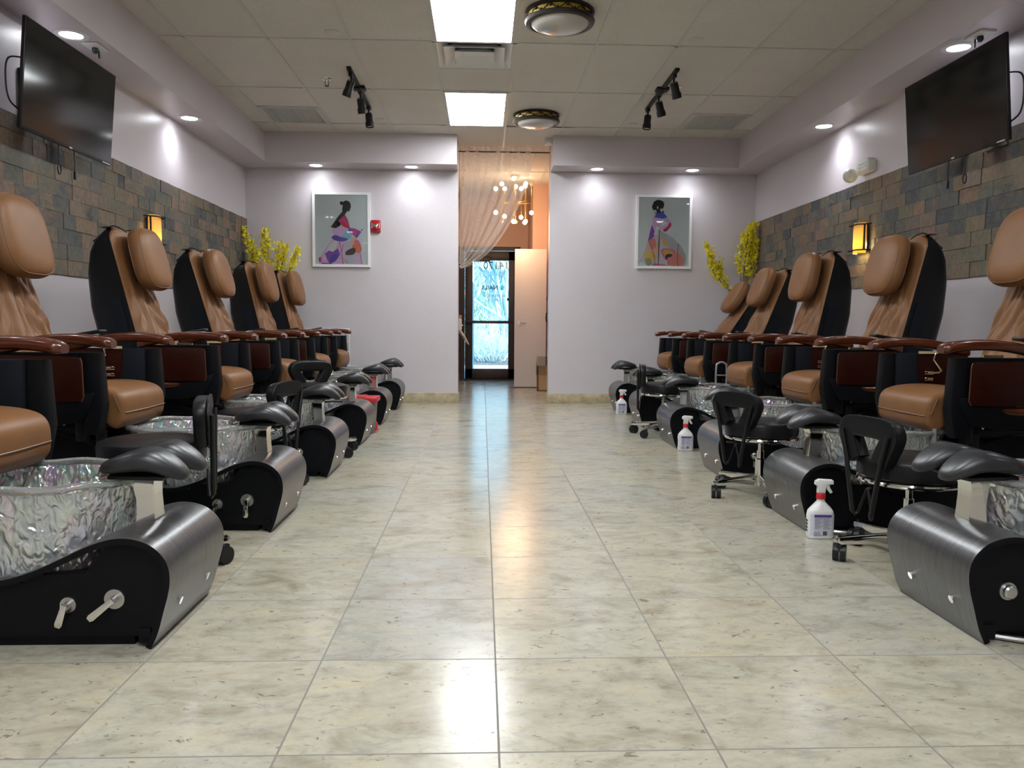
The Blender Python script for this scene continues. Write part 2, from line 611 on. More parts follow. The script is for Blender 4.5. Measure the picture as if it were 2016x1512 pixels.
# ------------------------------------------------------------------ room shell
XL, XR, YF, YB, ZC = -2.71, 3.19, 9.17, -2.6, 3.011
SB = 2.684                     # soffit underside
OL, OR_ = -0.285, 0.775        # opening in the far wall
struct('floor', MB().box(-4, 4.5, YB - .1, 13.08, -.12, 0), 'floor')
ce = MB()
for a in ((-4, -.362, YB - .1, 13.2), (.222, 4.5, YB - .1, 13.2), (-.362, .222, YB - .1, 6.010), (-.362, .222, 6.592, 13.2)):
    ce.box(a[0], a[1], a[2], a[3], ZC, ZC + .1)
ce.box(-.4, .26, 5.98, 6.62, ZC + .1, ZC + .12)
struct('ceiling', ce, 'ceil')
g = MB()
for i in range(-6, 8):
    x = .235 + .6096 * i
    if -2.4 < x < 2.87:
        g.box(x - .012, x + .012, YB, 8.8, ZC - .006, ZC + .002)
for j in range(-8, 3):
    y = 5.996 + 1.2192 * j
    if y < 8.8:
        g.box(-2.4, 2.86, y - .012, y + .012, ZC - .006, ZC + .002)
for y in (6.605, 7.824):
    for (a, b) in (((-.375, .235),) if y < 7 else ((-2.203, -1.594), (2.064, 2.673))):
        g.box(a, b, y - .012, y + .012, ZC - .006, ZC + .002)
for i in (-1, 0, 1):
    x = .235 + .6096 * i
    g.box(x - .012, x + .012, 8.8, 13.0, ZC - .006, ZC + .002)
for y in (8.434 + 1.2192 * .0, 9.65, 10.87, 12.09):
    g.box(-.45, .95, y - .012, y + .012, ZC - .006, ZC + .002)
struct('trim_1', g, 'tbar')
struct('wall_left', MB().box(XL - .12, XL, YB, YF + .14, 0, ZC), 'paint')
struct('wall_right', MB().box(XR, XR + .12, YB, YF + .14, 0, ZC), 'paint')
struct('wall_back', MB().box(XL, XR, YB - .12, YB, 0, ZC), 'paint')
fw = MB()
fw.box(XL, OL, YF, YF + .14, 0, ZC)
fw.box(OR_, XR, YF, YF + .14, 0, ZC)
struct('wall_far', fw, 'paint_far')
# soffit ring: side boxes and the two far boxes
struct('trim_2', MB().box(XL, -2.39, YB, 8.82, SB, ZC).box(XL, -.29, 8.82, YF, SB, ZC), 'paint')
struct('trim_3', MB().box(2.86, XR, YB, 8.80, SB, ZC).box(.778, XR, 8.80, YF, SB, ZC), 'paint')
bs = MB()
bs.box(XL, OL - .004, YF - .014, YF, 0, .118, .003)
bs.box(OL - .004, OL + .010, YF - .014, YF + .14, 0, .118, .003)
struct('baseboard_left', bs, 'stone_base')
bs = MB()
bs.box(OR_ + .004, XR, YF - .014, YF, 0, .112, .003)
bs.box(OR_ - .010, OR_ + .004, YF - .014, YF + .14, 0, .112, .003)
struct('baseboard_right', bs, 'stone_base')

def slate(name, X, sgn, ztop, zbot, y0, y1):
    rows = 9
    hgt = (ztop - zbot) / rows
    mb = MB()
    cols = []
    for r in range(rows):
        y = y0 - random.random() * .2
        while y < y1:
            wd = random.choice((.2, .2, .2, .2, .1, .15))
            ya, yb = max(y, y0), min(y + wd, y1)
            if yb - ya > .01:
                d = .010 + random.random() * .009
                x0, x1 = (X, X + d) if sgn > 0 else (X - d, X)
                n0 = len(mb.bm.faces)
                mb.box(x0, x1, ya + .0008, yb - .0008, zbot + r * hgt + .0008, zbot + (r + 1) * hgt - .0008)
                cols += [(random.random(), random.random(), random.random(), 1)] * (len(mb.bm.faces) - n0)
            y += wd
    o = struct(name, mb, 'slate', sharp=20)
    a = o.data.color_attributes.new('tile_rnd', 'FLOAT_COLOR', 'CORNER')
    k = 0
    for p, c in zip(o.data.polygons, cols):
        for li in p.loop_indices:
            a.data[li].color = c
    return o
slate('trim_4', XL, 1, 2.105, 1.215, YB, YF)
slate('trim_5', XR, -1, 2.125, 1.245, YB, YF)
# low ledges along both side walls behind the chairs
struct('trim_6', MB().box(XL, XL + .10, YB, YF, .66, .70, .004), 'paint')
struct('trim_7', MB().box(XR - .10, XR, YB, YF, .66, .70, .004), 'paint')

# ---- foyer behind the opening
struct('wall_foyer_left', MB().box(-.50, -.39, YF + .14, 13.0, 0, ZC), 'pinkwall')
struct('wall_foyer_right', MB().box(.96, 1.08, YF + .14, 11.8, 0, ZC), 'peach')
struct('wall_foyer_recess', MB().box(.745, 1.08, 11.8, 13.0, 0, ZC), 'peach')
struct('wall_foyer_far', MB().box(-.50, .96, 13.0, 13.12, 2.20, ZC).box(.62, .96, 13.0, 13.12, 0, 2.2).box(-.50, -.385, 13.0, 13.12, 0, 2.2), 'peach')
struct('wall_foyer_return', MB().box(-.50, -.285, YF + .13, YF + .16, 0, ZC).box(.775, 1.08, YF + .13, YF + .16, 0, ZC), 'pinkwall')
struct('baseboard_foyer', MB().box(-.39, -.376, YF + .16, 13.0, 0, .118, .003), 'stone_base')

# ---- glass entry door and its frame
d1 = bpy.data.objects.new('door_1', None)
C.objects.link(d1)
d1.location = (0, 13.04, 0)
d1['kind'] = 'structure'
fr = MB()
fr.box(-.385, -.295, -.06, .06, 0, 2.2)
fr.box(.555, .62, -.06, .06, 0, 2.2)
fr.box(-.385, .62, -.06, .06, 2.14, 2.2)
fr.box(-.385, .62, -.07, .06, 2.185, 2.2)
obj('door_frame', fr, 'bronze_door', d1)
lf = MB()
lf.box(-.29, -.165, -.025, .025, .03, 2.13, .004)
lf.box(.43, .55, -.025, .025, .03, 2.13, .004)
lf.box(-.29, .55, -.025, .025, 1.98, 2.13, .004)
lf.box(-.29, .55, -.025, .025, .03, .19, .004)
lf.box(-.29, .55, -.035, .0, .945, .985, .004)
obj('door_leaf', lf, 'bronze_door', d1)
obj('door_pane', MB().box(-.165, .43, -.004, .004, .19, 1.98), 'pane', d1)
obj('push_bar', MB().box(-.29, .43, -.075, -.045, .942, .988, .008).box(-.27, -.23, -.05, -.02, .95, .98).box(.36, .40, -.05, -.02, .95, .98), 'bronze_door', d1)
obj('door_closer', MB().box(-.16, .12, -.10, -.03, 1.955, 2.02, .008).box(-.1, .17, -.07, -.05, 2.035, 2.05), 'bronze_door', d1)
obj('door_sweep', MB().box(-.31, .56, -.07, -.02, 0, .026).box(-.29, .54, -.01, .01, 0, .032), 'black_plastic', d1)
obj('lock_plate', MB().box(.405, .435, -.03, -.004, 1.32, 1.365, .003), 'black_plastic', d1)

def text(name, body, size, x_right, z, y, mat, parent, bold=False, space=1.0):
    cu = bpy.data.curves.new(name, 'FONT')
    cu.body = body
    cu.size = size
    cu.extrude = .0012
    cu.space_character = space
    if bold:
        cu.offset = size * .018
    to = bpy.data.objects.new(name + '_c', cu)
    C.objects.link(to)
    bpy.context.view_layer.update()
    me = bpy.data.meshes.new_from_object(to.evaluated_get(bpy.context.evaluated_depsgraph_get()))
    bpy.data.objects.remove(to)
    me.materials.clear()
    me.materials.append(MT[mat])
    o = bpy.data.objects.new(name, me)
    C.objects.link(o)
    o.parent = parent
    # lettering faces the street: from inside it reads mirrored, starting at the right
    o.matrix_local = Matrix(((-1, 0, 0, x_right), (0, 0, 1, y), (0, 1, 0, z), (0, 0, 0, 1))) @ Matrix.Identity(4)
    return o
text('street_number', '14170', .172, .438, 1.842, .006, 'ink', d1)
MT['maroon'] = simple('maroon_lettering', (.16, .012, .03), .5)
text('shop_lettering', 'NAILS', .098, .253, 1.503, .006, 'maroon', d1, True, 1.05)
MT['faint'] = simple('pale_grey_lettering', (.30, .36, .38), .5)
text('tagline_lettering', 'HOUSE OF BEAUTY', .055, .41, 1.38, .006, 'faint', d1)
def decal_mat():
    m = bpy.data.materials.new('translucent_blue_decal')
    m.use_nodes = True
    t = m.node_tree
    t.nodes.remove(t.nodes['Principled BSDF'])
    a = t.nodes.new('ShaderNodeBsdfTransparent')
    a.inputs[0].default_value = (.45, .70, .85, 1)
    t.links.new(a.outputs[0], t.nodes['Material Output'].inputs[0])
    return m
MT['sky_blue'] = decal_mat()
dc = MB()
for a in range(5):
    an = a * 2 * PI / 5 + .3
    dc.lathe([(0, 0), (.022, 0), (.022, .001), (0, .001)], 12, 0, Matrix.Translation((.315 + .026 * math.cos(an), .004, 1.535 + .026 * math.sin(an))) @ Matrix.Rotation(-PI / 2, 4, 'X'))
obj('blue_decal', dc, 'sky_blue', d1)

# ---- white interior door standing open in the foyer
d2 = bpy.data.objects.new('door_2', None)
C.objects.link(d2)
d2.location = (.467, 11.43, 0)
d2['kind'] = 'structure'
obj('door_leaf', MB().box(0, .46, 0, .045, .012, 2.018, .003), 'white_door', d2)
lv = MB()
lv.cyl((.07, -.012, .945), (.07, 0, .945), .032, seg=20)
lv.cyl((.07, -.05, .945), (.07, -.01, .945), .012)
lv.tube([(.07, -.05, .945), (.12, -.052, .945), (.165, -.05, .942)], .010)
obj('door_handle', lv, 'chrome', d2)
obj('door_bottom_strip', MB().box(0, .46, .004, .04, 0, .012), 'black_plastic', d2)  # black strip filling the gap below the leaf

# black pull handle and latch on the foyer's right wall
t = thing('door_latch', 'black latch and pull handle beside the open white door', 'latch', (.955, 11.1, 0))
obj('lock_box', MB().box(-.05, 0, -.05, .05, 1.27, 1.33, .004), 'black_plastic', t)
obj('pull_handle', MB().tube([(-.008, 0, 1.10), (-.05, 0, 1.085), (-.055, -.01, 1.03), (-.05, -.015, .97)], .009).cyl((-.03, 0, 1.10), (0, 0, 1.10), .022), 'black_metal', t)

t = thing('waste_box', 'cardboard box lined with a clear bag beside the white door', 'box', (.865, 11.0, 0))
bx = MB()
for a in ((-.09, -.08, -.12, .12), (.08, .09, -.12, .12), (-.09, .09, -.12, -.11), (-.09, .09, .11, .12)):
    bx.box(a[0], a[1], a[2], a[3], 0, .34)
bx.box(-.09, .09, -.12, .12, 0, .01)
obj('carton', bx, 'cardboard', t)
def bagf(u, v):
    an = 2 * PI * u
    r = 1 + .06 * math.sin(an * 7 + v * 5)
    z = .22 + .26 * v
    k = (1.06 - .1 * v) * r
    return (.094 * k * max(-1, min(1, 1.3 * math.cos(an))), .125 * k * max(-1, min(1, 1.3 * math.sin(an))), z)
obj('liner_bag', MB().grid(bagf, 40, 8, cu=True), 'plastic_film', t)

t = thing('towel_dispenser', 'white towel dispenser with a hanging paper towel on the foyer wall', 'dispenser', (-.39, 10.9, 0))
obj('housing', MB().box(0, .10, -.09, .09, .84, 1.0, .012), 'white', t)
obj('paper_towel', MB().grid(lambda u, v: (.05 + .14 * v + .015 * math.sin(u * 9), -.07 + .14 * u, .85 - .20 * v ** 1.2 + .012 * math.sin(u * 8 + v * 3)), 10, 10).grid(lambda u, v: (.053 + .14 * v + .015 * math.sin(u * 9), -.07 + .14 * u, .852 - .20 * v ** 1.2 + .012 * math.sin(u * 8 + v * 3)), 10, 10), 'white', t)
t = thing('wall_shelf_box', 'small brown wooden box shelf on the foyer wall above the dispenser', 'shelf', (-.39, 11.6, 0))
obj('carcass', MB().box(0, .08, -.09, .09, .92, 1.06, .003), 'cardboard', t)
obj('ledge', MB().box(0, .10, -.10, .10, .90, .92, .003), 'white', t)
t = thing('wall_notice_holder', 'pale plastic holder with papers high on the foyer wall', 'holder', (-.39, 10.6, 0))
obj('pocket', MB().box(0, .03, -.08, .08, 1.44, 1.62, .004), 'white', t)
obj('paper', MB().box(.006, .014, -.07, .07, 1.40, 1.70), 'label', t)

# ---- outdoors
MT['concrete'] = simple('pale_concrete', (.55, .53, .46), .85, var=.1, vscale=3)
MT['mulch'] = simple('grey_brown_mulch', (.11, .095, .08), .95, var=.4, vscale=12)
MT['grass'] = simple('spring_lawn', (.24, .29, .12), .9, var=.3, vscale=6)
MT['twig'] = simple('blown_out_twig', (.62, .58, .52), .9)  # pale base colour carries the blown-out daylight on the twigs
MT['tree_bark'] = simple('grey_bark', (.46, .44, .40), .9)
MT['green_bush'] = simple('spring_green_leaves', (.26, .36, .07), .8)
MT['car_blue'] = simple('blue_car_paint', (.06, .16, .40), .25, coat=.6)
struct('ground', MB().box(-14, 14, 13.08, 60, -.14, -.02), 'concrete')
o = obj('planting_bed', MB().grid(lambda u, v: (-3 + 7 * u, 17 + 4 * v, .0 + .16 * math.sin(PI * u) * math.sin(PI * v) - .01), 20, 14).box(-3, 4, 17, 21, -.02, -.005), 'mulch')
o['kind'] = 'structure'
o = obj('lawn', MB().box(-14, 14, 21.5, 60, -.02, .01), 'grass')
o['kind'] = 'structure'
o = obj('curb', MB().box(-14, 14, 16.55, 16.75, -.02, .06, .02), 'concrete')
o['kind'] = 'structure'
tag(obj('storm_drain', MB().box(.45, 1.05, 14.9, 15.2, -.02, .06, .01), 'black_metal'), 'dark low box on the pavement outside the glass door', 'drain')
tag(obj('porch_post', MB().box(-.26, -.16, 14.6, 14.7, -.02, 3.4, .006).box(-.30, -.12, 14.56, 14.74, -.02, .10, .01), 'concrete'), 'pale square porch post outside the glass door', 'post')

def twigs(name, label, cat, c, n, h, spread, rad, m, depth=2, extra=None):
    rnd = random.Random(len(name) * 31 + int(abs(c[0]) * 100))
    mb = MB()
    def branch(p, d, L, r, lev):
        pts = [p]
        q = Vector(p)
        dd = Vector(d)
        for k in range(4):
            dd = (dd + Vector((rnd.uniform(-.3, .3), rnd.uniform(-.3, .3), rnd.uniform(-.12, .2)))).normalized()
            q = q + dd * L / 4
            pts.append(tuple(q))
        mb.tube(pts, [r * (1 - .18 * i) for i in range(5)], 4)
        if lev > 0:
            for _ in range(3):
                k = rnd.randint(1, 4)
                branch(pts[k], (dd + Vector((rnd.uniform(-1, 1), rnd.uniform(-1, 1), rnd.uniform(-.2, .7)))).normalized(), L * .6, r * .55, lev - 1)
    for i in range(n):
        a = rnd.uniform(0, 2 * PI)
        s = rnd.uniform(0, spread)
        branch((s * .3 * math.cos(a), s * .3 * math.sin(a), 0), Vector((math.cos(a) * s, math.sin(a) * s, 1.0)).normalized(), h * rnd.uniform(.6, 1), rad, depth)
    t = thing(name, label, cat, c)
    obj('branches', mb, m, t)
    if extra:
        lm = MB()
        for _ in range(extra[1]):
            p = Vector((rnd.gauss(0, extra[2]), rnd.gauss(0, extra[2]), extra[3] + rnd.uniform(-1, 1) * extra[4]))
            q = Euler((rnd.uniform(0, 6), rnd.uniform(0, 6), rnd.uniform(0, 6))).to_matrix()
            s = rnd.uniform(.03, .07)
            lm.poly([p + q @ Vector(v) * s for v in ((-1, 0, 0), (0, -.5, 0), (1, 0, 0), (0, .5, 0))])
        obj('foliage', lm, extra[0], t)
    return t
twigs('bare_shrub', 'pale bare twiggy shrub in the bed outside the door', 'shrub', (.28, 18.0, .05), 90, .85, 1.2, .010, 'twig', 2)
twigs('leafless_shrub', 'small leafless shrub left of the pale twiggy one outside', 'shrub', (-1.6, 20.0, .05), 14, .8, .9, .010, 'twig', 2)
twigs('tree', 'tall bare tree right of centre behind the glass door', 'tree', (1.0, 22.8, -.02), 9, 5.5, .25, .09, 'tree_bark', 3)
twigs('tree', 'slim bare tree centred in the glass behind the shrubs', 'tree', (.4, 38, -.02), 16, 6, .25, .08, 'tree_bark', 3)
twigs('tree', 'bare tree at the left of the glass with budding green', 'tree', (-.55, 30, -.02), 12, 5, .3, .06, 'tree_bark', 3, ('green_bush', 420, .8, 1.6, .9))
twigs('hedge_bush', 'low yellow green bush at left edge of the lawn outside', 'bush', (-.75, 26.5, -.01), 10, .9, .8, .01, 'twig', 1, ('green_bush', 500, .38, .65, .45))
ct = thing('parked_car', 'blue car parked behind the bare shrubs outside', 'car', (2.2, 44, .0))
prof = [(-1.9, .30), (-1.95, .62), (-1.7, .80), (-1.05, .92), (-.55, 1.32), (.75, 1.36), (1.35, .98), (1.9, .88), (2.0, .55), (1.95, .30)]
obj('car_body', MB().prism(prof, 'y', -.8, .8, .08, 3), 'car_blue', ct)
for (x, a, b) in ((-1.25, -.82, -.6), (1.25, -.82, -.6), (-1.25, .6, .82), (1.25, .6, .82)):
    obj('wheel', MB().cyl((x, a, .32), (x, b, .32), .32, seg=24), 'black_plastic', ct)
obj('side_window', MB().prism([(-.98, .93), (-.52, 1.26), (.70, 1.29), (1.2, .97)], 'y', -.81, -.79), 'screen', ct)

# ------------------------------------------------------------------ ceiling fittings
MT['panel_glow'] = emit('fluorescent_diffuser', (.93, .98, 1.0), PANEL_E)
MT['down_glow'] = emit('downlight_lens', (.92, .95, 1.0), DOWN_E)
MT['bulb_glow'] = emit('warm_bulb', (1.0, .80, .55), 14.)
MT['frost_warm'] = simple('unlit_frosted_globe', (.75, .55, .35), .3)
lab = {5.39: 'bright ceiling panel light nearest the camera, cut by the top edge', 7.82: 'bright square ceiling panel light nearer the far wall',
       2.95: 'panel light overhead just above the camera view', .5: 'panel light in the ceiling behind the camera', -1.3: 'rearmost panel light behind the camera'}
for yc, y0, y1 in ((5.39, 4.777, 5.996), (7.82, 7.215, 8.434), (2.95, 2.339, 3.558), (.5, -.1, 1.12), (-1.3, -2.0, -.78)):
    t = thing('ceiling_panel_light', lab[yc], 'ceiling light', (-.07, (y0 + y1) / 2, ZC), 0, 'ceiling panel lights')
    hl, hw = (y1 - y0) / 2 - .013, .292
    f = MB()
    for a in ((-hw, hw, -hl, -hl + .022), (-hw, hw, hl - .022, hl), (-hw, -hw + .018, -hl + .022, hl - .022), (hw - .018, hw, -hl + .022, hl - .022)):
        f.box(a[0], a[1], a[2], a[3], -.012, 0)
    obj('trim_frame', f, 'tbar', t)
    obj('diffuser', MB().box(-hw + .018, hw - .018, -hl + .022, hl - .022, -.008, -.002), 'panel_glow', t)

def downlight(x, y, label, grp):
    t = thing('recessed_downlight', label, 'downlight', (x, y, SB), 0, grp)
    obj('trim_ring', MB().lathe([(.064, .0), (.068, -.006), (.098, -.006), (.102, 0)], 40), 'white', t)
    obj('lens', MB().lathe([(0, -.0035), (.064, -.0035), (.064, -.0005), (0, -.0005)], 32), 'down_glow', t)
    ld = bpy.data.lights.new('downlight_beam', 'SPOT')
    ld.energy = DOWN_W * (.65 if 'far' not in grp else .30)
    ld.spot_size = R(150)
    ld.spot_blend = 1.0
    ld.shadow_soft_size = .05
    ld.color = (.90, .93, 1.0)
    lo = bpy.data.objects.new('downlight_beam', ld)
    C.objects.link(lo)
    lo.parent = t
    lo.location = (0, 0, -.02)
downlight(-2.548, 5.079, 'lit recessed downlight above the left television', 'left soffit downlights')
downlight(-2.543, 7.025, 'lit recessed downlight in the left soffit beyond the television', 'left soffit downlights')
downlight(3.001, 4.98, 'lit recessed downlight above the right television', 'right soffit downlights')
downlight(3.002, 6.938, 'lit recessed downlight in right soffit above the emergency light', 'right soffit downlights')
downlight(-1.868, 8.975, 'lit recessed downlight above the picture with the pink dress', 'far soffit downlights')
downlight(-.805, 8.985, 'lit recessed downlight left of the curtained opening', 'far soffit downlights')
downlight(1.289, 8.96, 'lit recessed downlight right of the opening', 'far soffit downlights')
downlight(2.376, 8.95, 'lit recessed downlight above the picture with the blue dress', 'far soffit downlights')
for (x, y) in ((-2.545, 3.0), (3.0, 3.0), (-2.545, 1.0), (3.0, 1.0)):
    downlight(x, y, ('left' if x < 0 else 'right') + (' soffit downlight beside the camera' if y > 2 else ' soffit downlight behind the camera'), 'soffit downlights out of view')

def drum(x, y, label):
    t = thing('flush_drum_light', label, 'ceiling light', (x, y, ZC), 0, 'flush drum ceiling lights')
    obj('canopy', MB().lathe([(0, 0), (.225, 0), (.232, -.006), (.232, -.018), (.222, -.022), (.0, -.022)], 48), 'bronze', t)
    obj('amber_band', MB().lathe([(.214, -.02), (.214, -.062)], 48).lathe([(.212, -.062), (.212, -.02)], 48), 'amber', t)
    v = MB()
    for k in range(12):
        a0 = k * PI / 6
        pts = [((.2165) * math.cos(a0 + q * .5), .2165 * math.sin(a0 + q * .5), -.041 + .018 * math.sin(q * 2 * PI)) for q in [i / 10 for i in range(11)]]
        v.tube(pts, .004, 6)
        v.sph((.218 * math.cos(a0 + .15), .218 * math.sin(a0 + .15), -.034), (.012, .012, .009), 8, 6)
        v.sph((.218 * math.cos(a0 + .36), .218 * math.sin(a0 + .36), -.05), (.011, .011, .008), 8, 6)
    obj('vine_filigree', v, 'bronze', t)
    obj('lower_ring', MB().lathe([(.192, -.062), (.232, -.06), (.236, -.068), (.228, -.084), (.204, -.088), (.190, -.080)], 48), 'bronze', t)
    obj('glass_bowl', MB().lathe([(.196, -.076), (.185, -.094), (.15, -.112), (.09, -.124), (.0, -.128)], 48), 'frost', t)
MT['amber'] = simple('amber_art_glass', (.42, .30, .04), .3, var=.3, vscale=20)
MT['frost'] = simple('frosted_glass_bowl', (.55, .53, .48), .12, spec=.6)
drum(.510, 5.40, 'unlit bronze rimmed drum ceiling light nearer the camera')
drum(.530, 7.98, 'unlit bronze rimmed drum ceiling light near the curtained opening')

# louvred supply diffuser
t = thing('air_diffuser', 'square stepped white air diffuser between the two panel lights', 'air vent', (-.07, 6.30, ZC))
q = MB()
def frame(mb, r0, r1, z0, z1, mi=0):
    c = [(-1, -1), (1, -1), (1, 1), (-1, 1)]
    for i in range(4):
        a, b = c[i], c[(i + 1) % 4]
        mb.poly([(a[0] * r0, a[1] * r0, z0), (b[0] * r0, b[1] * r0, z0), (b[0] * r1, b[1] * r1, z1), (a[0] * r1, a[1] * r1, z1)], mi)
frame(q, .288, .205, -.004, .05)
frame(q, .292, .288, -.001, -.004)
frame(q, .228, .150, -.016, .034)
frame(q, .232, .154, -.014, .038)
frame(q, .228, .232, -.016, -.014)
frame(q, .150, .085, -.020, .024)
q.poly([(-.085, -.085, .024), (.085, -.085, .024), (.085, .085, .024), (-.085, .085, .024)])
frame(q, .154, .088, -.018, .028)
obj('louvres', q, 'white', t, sharp=10)
obj('duct_shade_plate', MB().box(-.205, .205, -.205, .205, .05, .06), 'hole_shade', t)  # solid dark plate painted as the shaded depth of the duct
# the tile it sits in is cut away
for (x0, x1, label) in ((-2.203, -1.594, 'grey slotted return vent in the ceiling at left'), (2.064, 2.673, 'grey slotted return vent in the ceiling at right')):
    t = thing('return_vent', label, 'air vent', ((x0 + x1) / 2, 8.129, ZC), 0, 'ceiling return vents')
    obj('backing', MB().box(-.27, .27, -.27, .27, -.003, 0), 'hole_shade', t)  # dark sheet painted as the shade behind the slats
    s = MB()
    for k in range(30):
        x = -.262 + k * .0181
        s.box(x - .0055, x + .0055, -.268, .268, -.010, -.002)
    obj('slats', s, 'grille', t)
    f = MB()
    for a in ((-.295, .295, -.295, -.266), (-.295, .295, .266, .295), (-.295, -.266, -.266, .266), (.266, .295, -.266, .266)):
        f.box(a[0], a[1], a[2], a[3], -.012, 0, .002)
    obj('vent_frame', f, 'grille', t)

def track(x, y0, y1, label, heads):
    t = thing('track_light', label, 'track light', (x, y0, ZC), 0, 'black ceiling track lights')
    obj('rail', MB().box(-.018, .018, 0, y1 - y0, -.024, 0, .003), 'black_metal', t)
    obj('power_feed', MB().box(-.055, .055, .50, .60, -.030, 0, .006).box(-.022, .022, .47, .66, -.04, -.02, .004), 'black_metal', t)
    for (y, rx, ry) in heads:
        h = MB()
        h.box(-.016, .016, y - .04, y + .04, -.05, -.024, .004)
        h.cyl((0, y, -.085), (0, y, -.045), .008)
        Mh = Matrix.Translation((0, y, -.085)) @ Matrix.Rotation(rx, 4, 'X') @ Matrix.Rotation(ry, 4, 'Y')
        h.box(-.024, -.020, -.008, .008, -.05, .01, .001, M=Mh)
        h.box(.020, .024, -.008, .008, -.05, .01, .001, M=Mh)
        h.box(-.024, .024, -.008, .008, .006, .01, .001, M=Mh)
        h.lathe([(0, .0), (.030, .0), (.034, -.008), (.034, -.075), (.040, -.085), (.040, -.125), (.036, -.128), (.034, -.118), (0, -.112)], 20, 0, Mh)
        ho = obj('spot_head', h, 'black_metal', t)
        obj('lamp_face', MB().lathe([(0, -.1135), (.033, -.1185)], 20, 0, Mh), 'frost', ho)
track(-1.10, 6.60, 7.80, 'black track with three spot heads on left half of ceiling', ((.12, .25, .35), (.62, .25, -.1), (1.12, -.05, -.1)))
track(1.578, 6.48, 7.68, 'black track with three spot heads on right half of ceiling', ((.12, .25, -.3), (.68, .25, -.3), (1.14, -.05, .1)))

for (x, y, label) in ((-1.345, 6.95, 'small chrome sprinkler head left of the left track light'), (1.70, 6.98, 'small chrome sprinkler head behind the right track light')):
    t = thing('sprinkler_head', label, 'sprinkler', (x, y, ZC), 0, 'ceiling sprinklers')
    obj('escutcheon', MB().lathe([(0, 0), (.042, 0), (.040, -.008), (.018, -.014), (.012, -.014), (0, -.014)], 24), 'chrome', t)
    obj('frame_arms', MB().tube([(.010, 0, -.012), (.016, 0, -.03), (.012, 0, -.052), (0, 0, -.058)], .003, 6).tube([(-.010, 0, -.012), (-.016, 0, -.03), (-.012, 0, -.052), (0, 0, -.058)], .003, 6).lathe([(0, -.056), (.019, -.058), (.019, -.061), (0, -.061)], 16), 'bronze', t)
for (x, y, r, label) in ((-1.093, 5.86, .055, 'flat round white cover plate on the ceiling, upper left'), (1.56, 5.86, .055, 'flat round cover plate on the ceiling, upper right'),
                         (-1.06, 8.25, .05, 'flat round cover plate near the end of the left track'), (1.56, 8.27, .05, 'flat round cover plate near end of the right track')):
    tag(obj('cover_plate', MB().lathe([(0, -.008), (r * .8, -.0085), (r, -.003), (r, 0)], 32), 'tbar', None, (x, y, ZC)), label, 'cover plate', 'ceiling cover plates')
t = thing('motion_sensor', 'small beige sensor box under the ceiling at the opening', 'sensor', (.735, 8.96, 0))
obj('housing', MB().box(-.045, .045, -.04, .04, 2.935, 3.011, .008), 'offwhite', t)
obj('sensor_lens', MB().box(-.03, .03, -.046, -.036, 2.94, 2.962, .004), 'white', t)

# ------------------------------------------------------------------ televisions
def tv(x, y0, y1, zc, sgn, label, wallx):
    # sgn: +1 screen faces +x
    hgt, L = .60, y1 - y0
    t = thing('television', label, 'television', (x, (y0 + y1) / 2, zc))
    tilt = Matrix.Rotation(R(5) * sgn, 4, 'Y')
    hy, hz = L / 2, hgt / 2
    def X(a, b):
        return (min(a * sgn, b * sgn), max(a * sgn, b * sgn))
    a, b = X(-.02, 0)
    obj('bezel', MB().box(a, b, -hy, hy, -hz, hz, .004, M=tilt), 'black_plastic', t)
    a, b = X(0, .0015)
    obj('screen', MB().box(a, b, -hy + .008, hy - .008, -hz + .016, hz - .008, M=tilt), 'screen', t)
    a, b = X(-.065, -.018)
    obj('rear_cover', MB().box(a, b, -hy * .82, hy * .82, -hz * .9, hz * .45, .015, M=tilt), 'black_plastic', t)
    a, b = X(0, .003)
    obj('logo', MB().box(a, b, -.016, .016, -hz + .003, -hz + .012, M=tilt), 'steel', t)
    ys = -hy * .78 if sgn > 0 else hy * .0 - hy * .88
    obj('energy_sticker', MB().box(a, b, -hy + .03, -hy + .10, -hz + .003, -hz + .010, M=tilt) if sgn < 0 else MB().box(a, b, hy - .12, hy - .02, -hz + .003, -hz + .010, M=tilt), 'label', t)
    wx = wallx - x
    br = MB()
    a, b = min(wx, -.06 * sgn), max(wx, -.06 * sgn)
    br.box(a, b, -.12, -.08, -.04, .04)
    br.box(a, b, .08, .12, -.04, .04)
    pa, pb = (wx, wx + .015) if sgn > 0 else (wx - .015, wx)
    br.box(pa, pb, -.2, .2, -.12, .12)
    obj('wall_mount', br, 'black_metal', t)
    cb = MB()
    cx = -.045 * sgn
    for (yy, lo, loop) in ((-.10, .13, True), (.08, .16, False)):
        z0 = -hz + .02
        cb.tube([(cx, yy, z0), (cx, yy + .002, z0 - lo * .6), (cx, yy, z0 - lo)], .004, 6)
        if loop:
            cb.tube([(cx, yy + .018 * math.sin(q), z0 - lo - .03 + .03 * math.cos(q)) for q in [i * 2 * PI / 16 for i in range(16)]], .004, 6, closed=True)
        else:
            cb.box(cx - .006, cx + .006, yy - .008, yy + .008, z0 - lo - .03, z0 - lo + .02, .003)
    obj('hanging_cables', cb, 'black_plastic', t)
    cc = MB()
    cc.tube(catmull([(-.05 * sgn, -hy * .85, .1), (-.06 * sgn, -hy - .03, .06), (-.065 * sgn, -hy - .05, -.05), (-.06 * sgn, -hy - .03, -.16), (-.05 * sgn, -hy * .85, -.2)], 6), .005, 6)
    obj('side_cable', cc, 'black_plastic', t)
tv(-2.50, 4.46, 5.505, 2.268, 1, 'large black television on the left wall', XL)
tv(2.975, 4.45, 5.51, 2.288, -1, 'large black television on the right wall', XR)
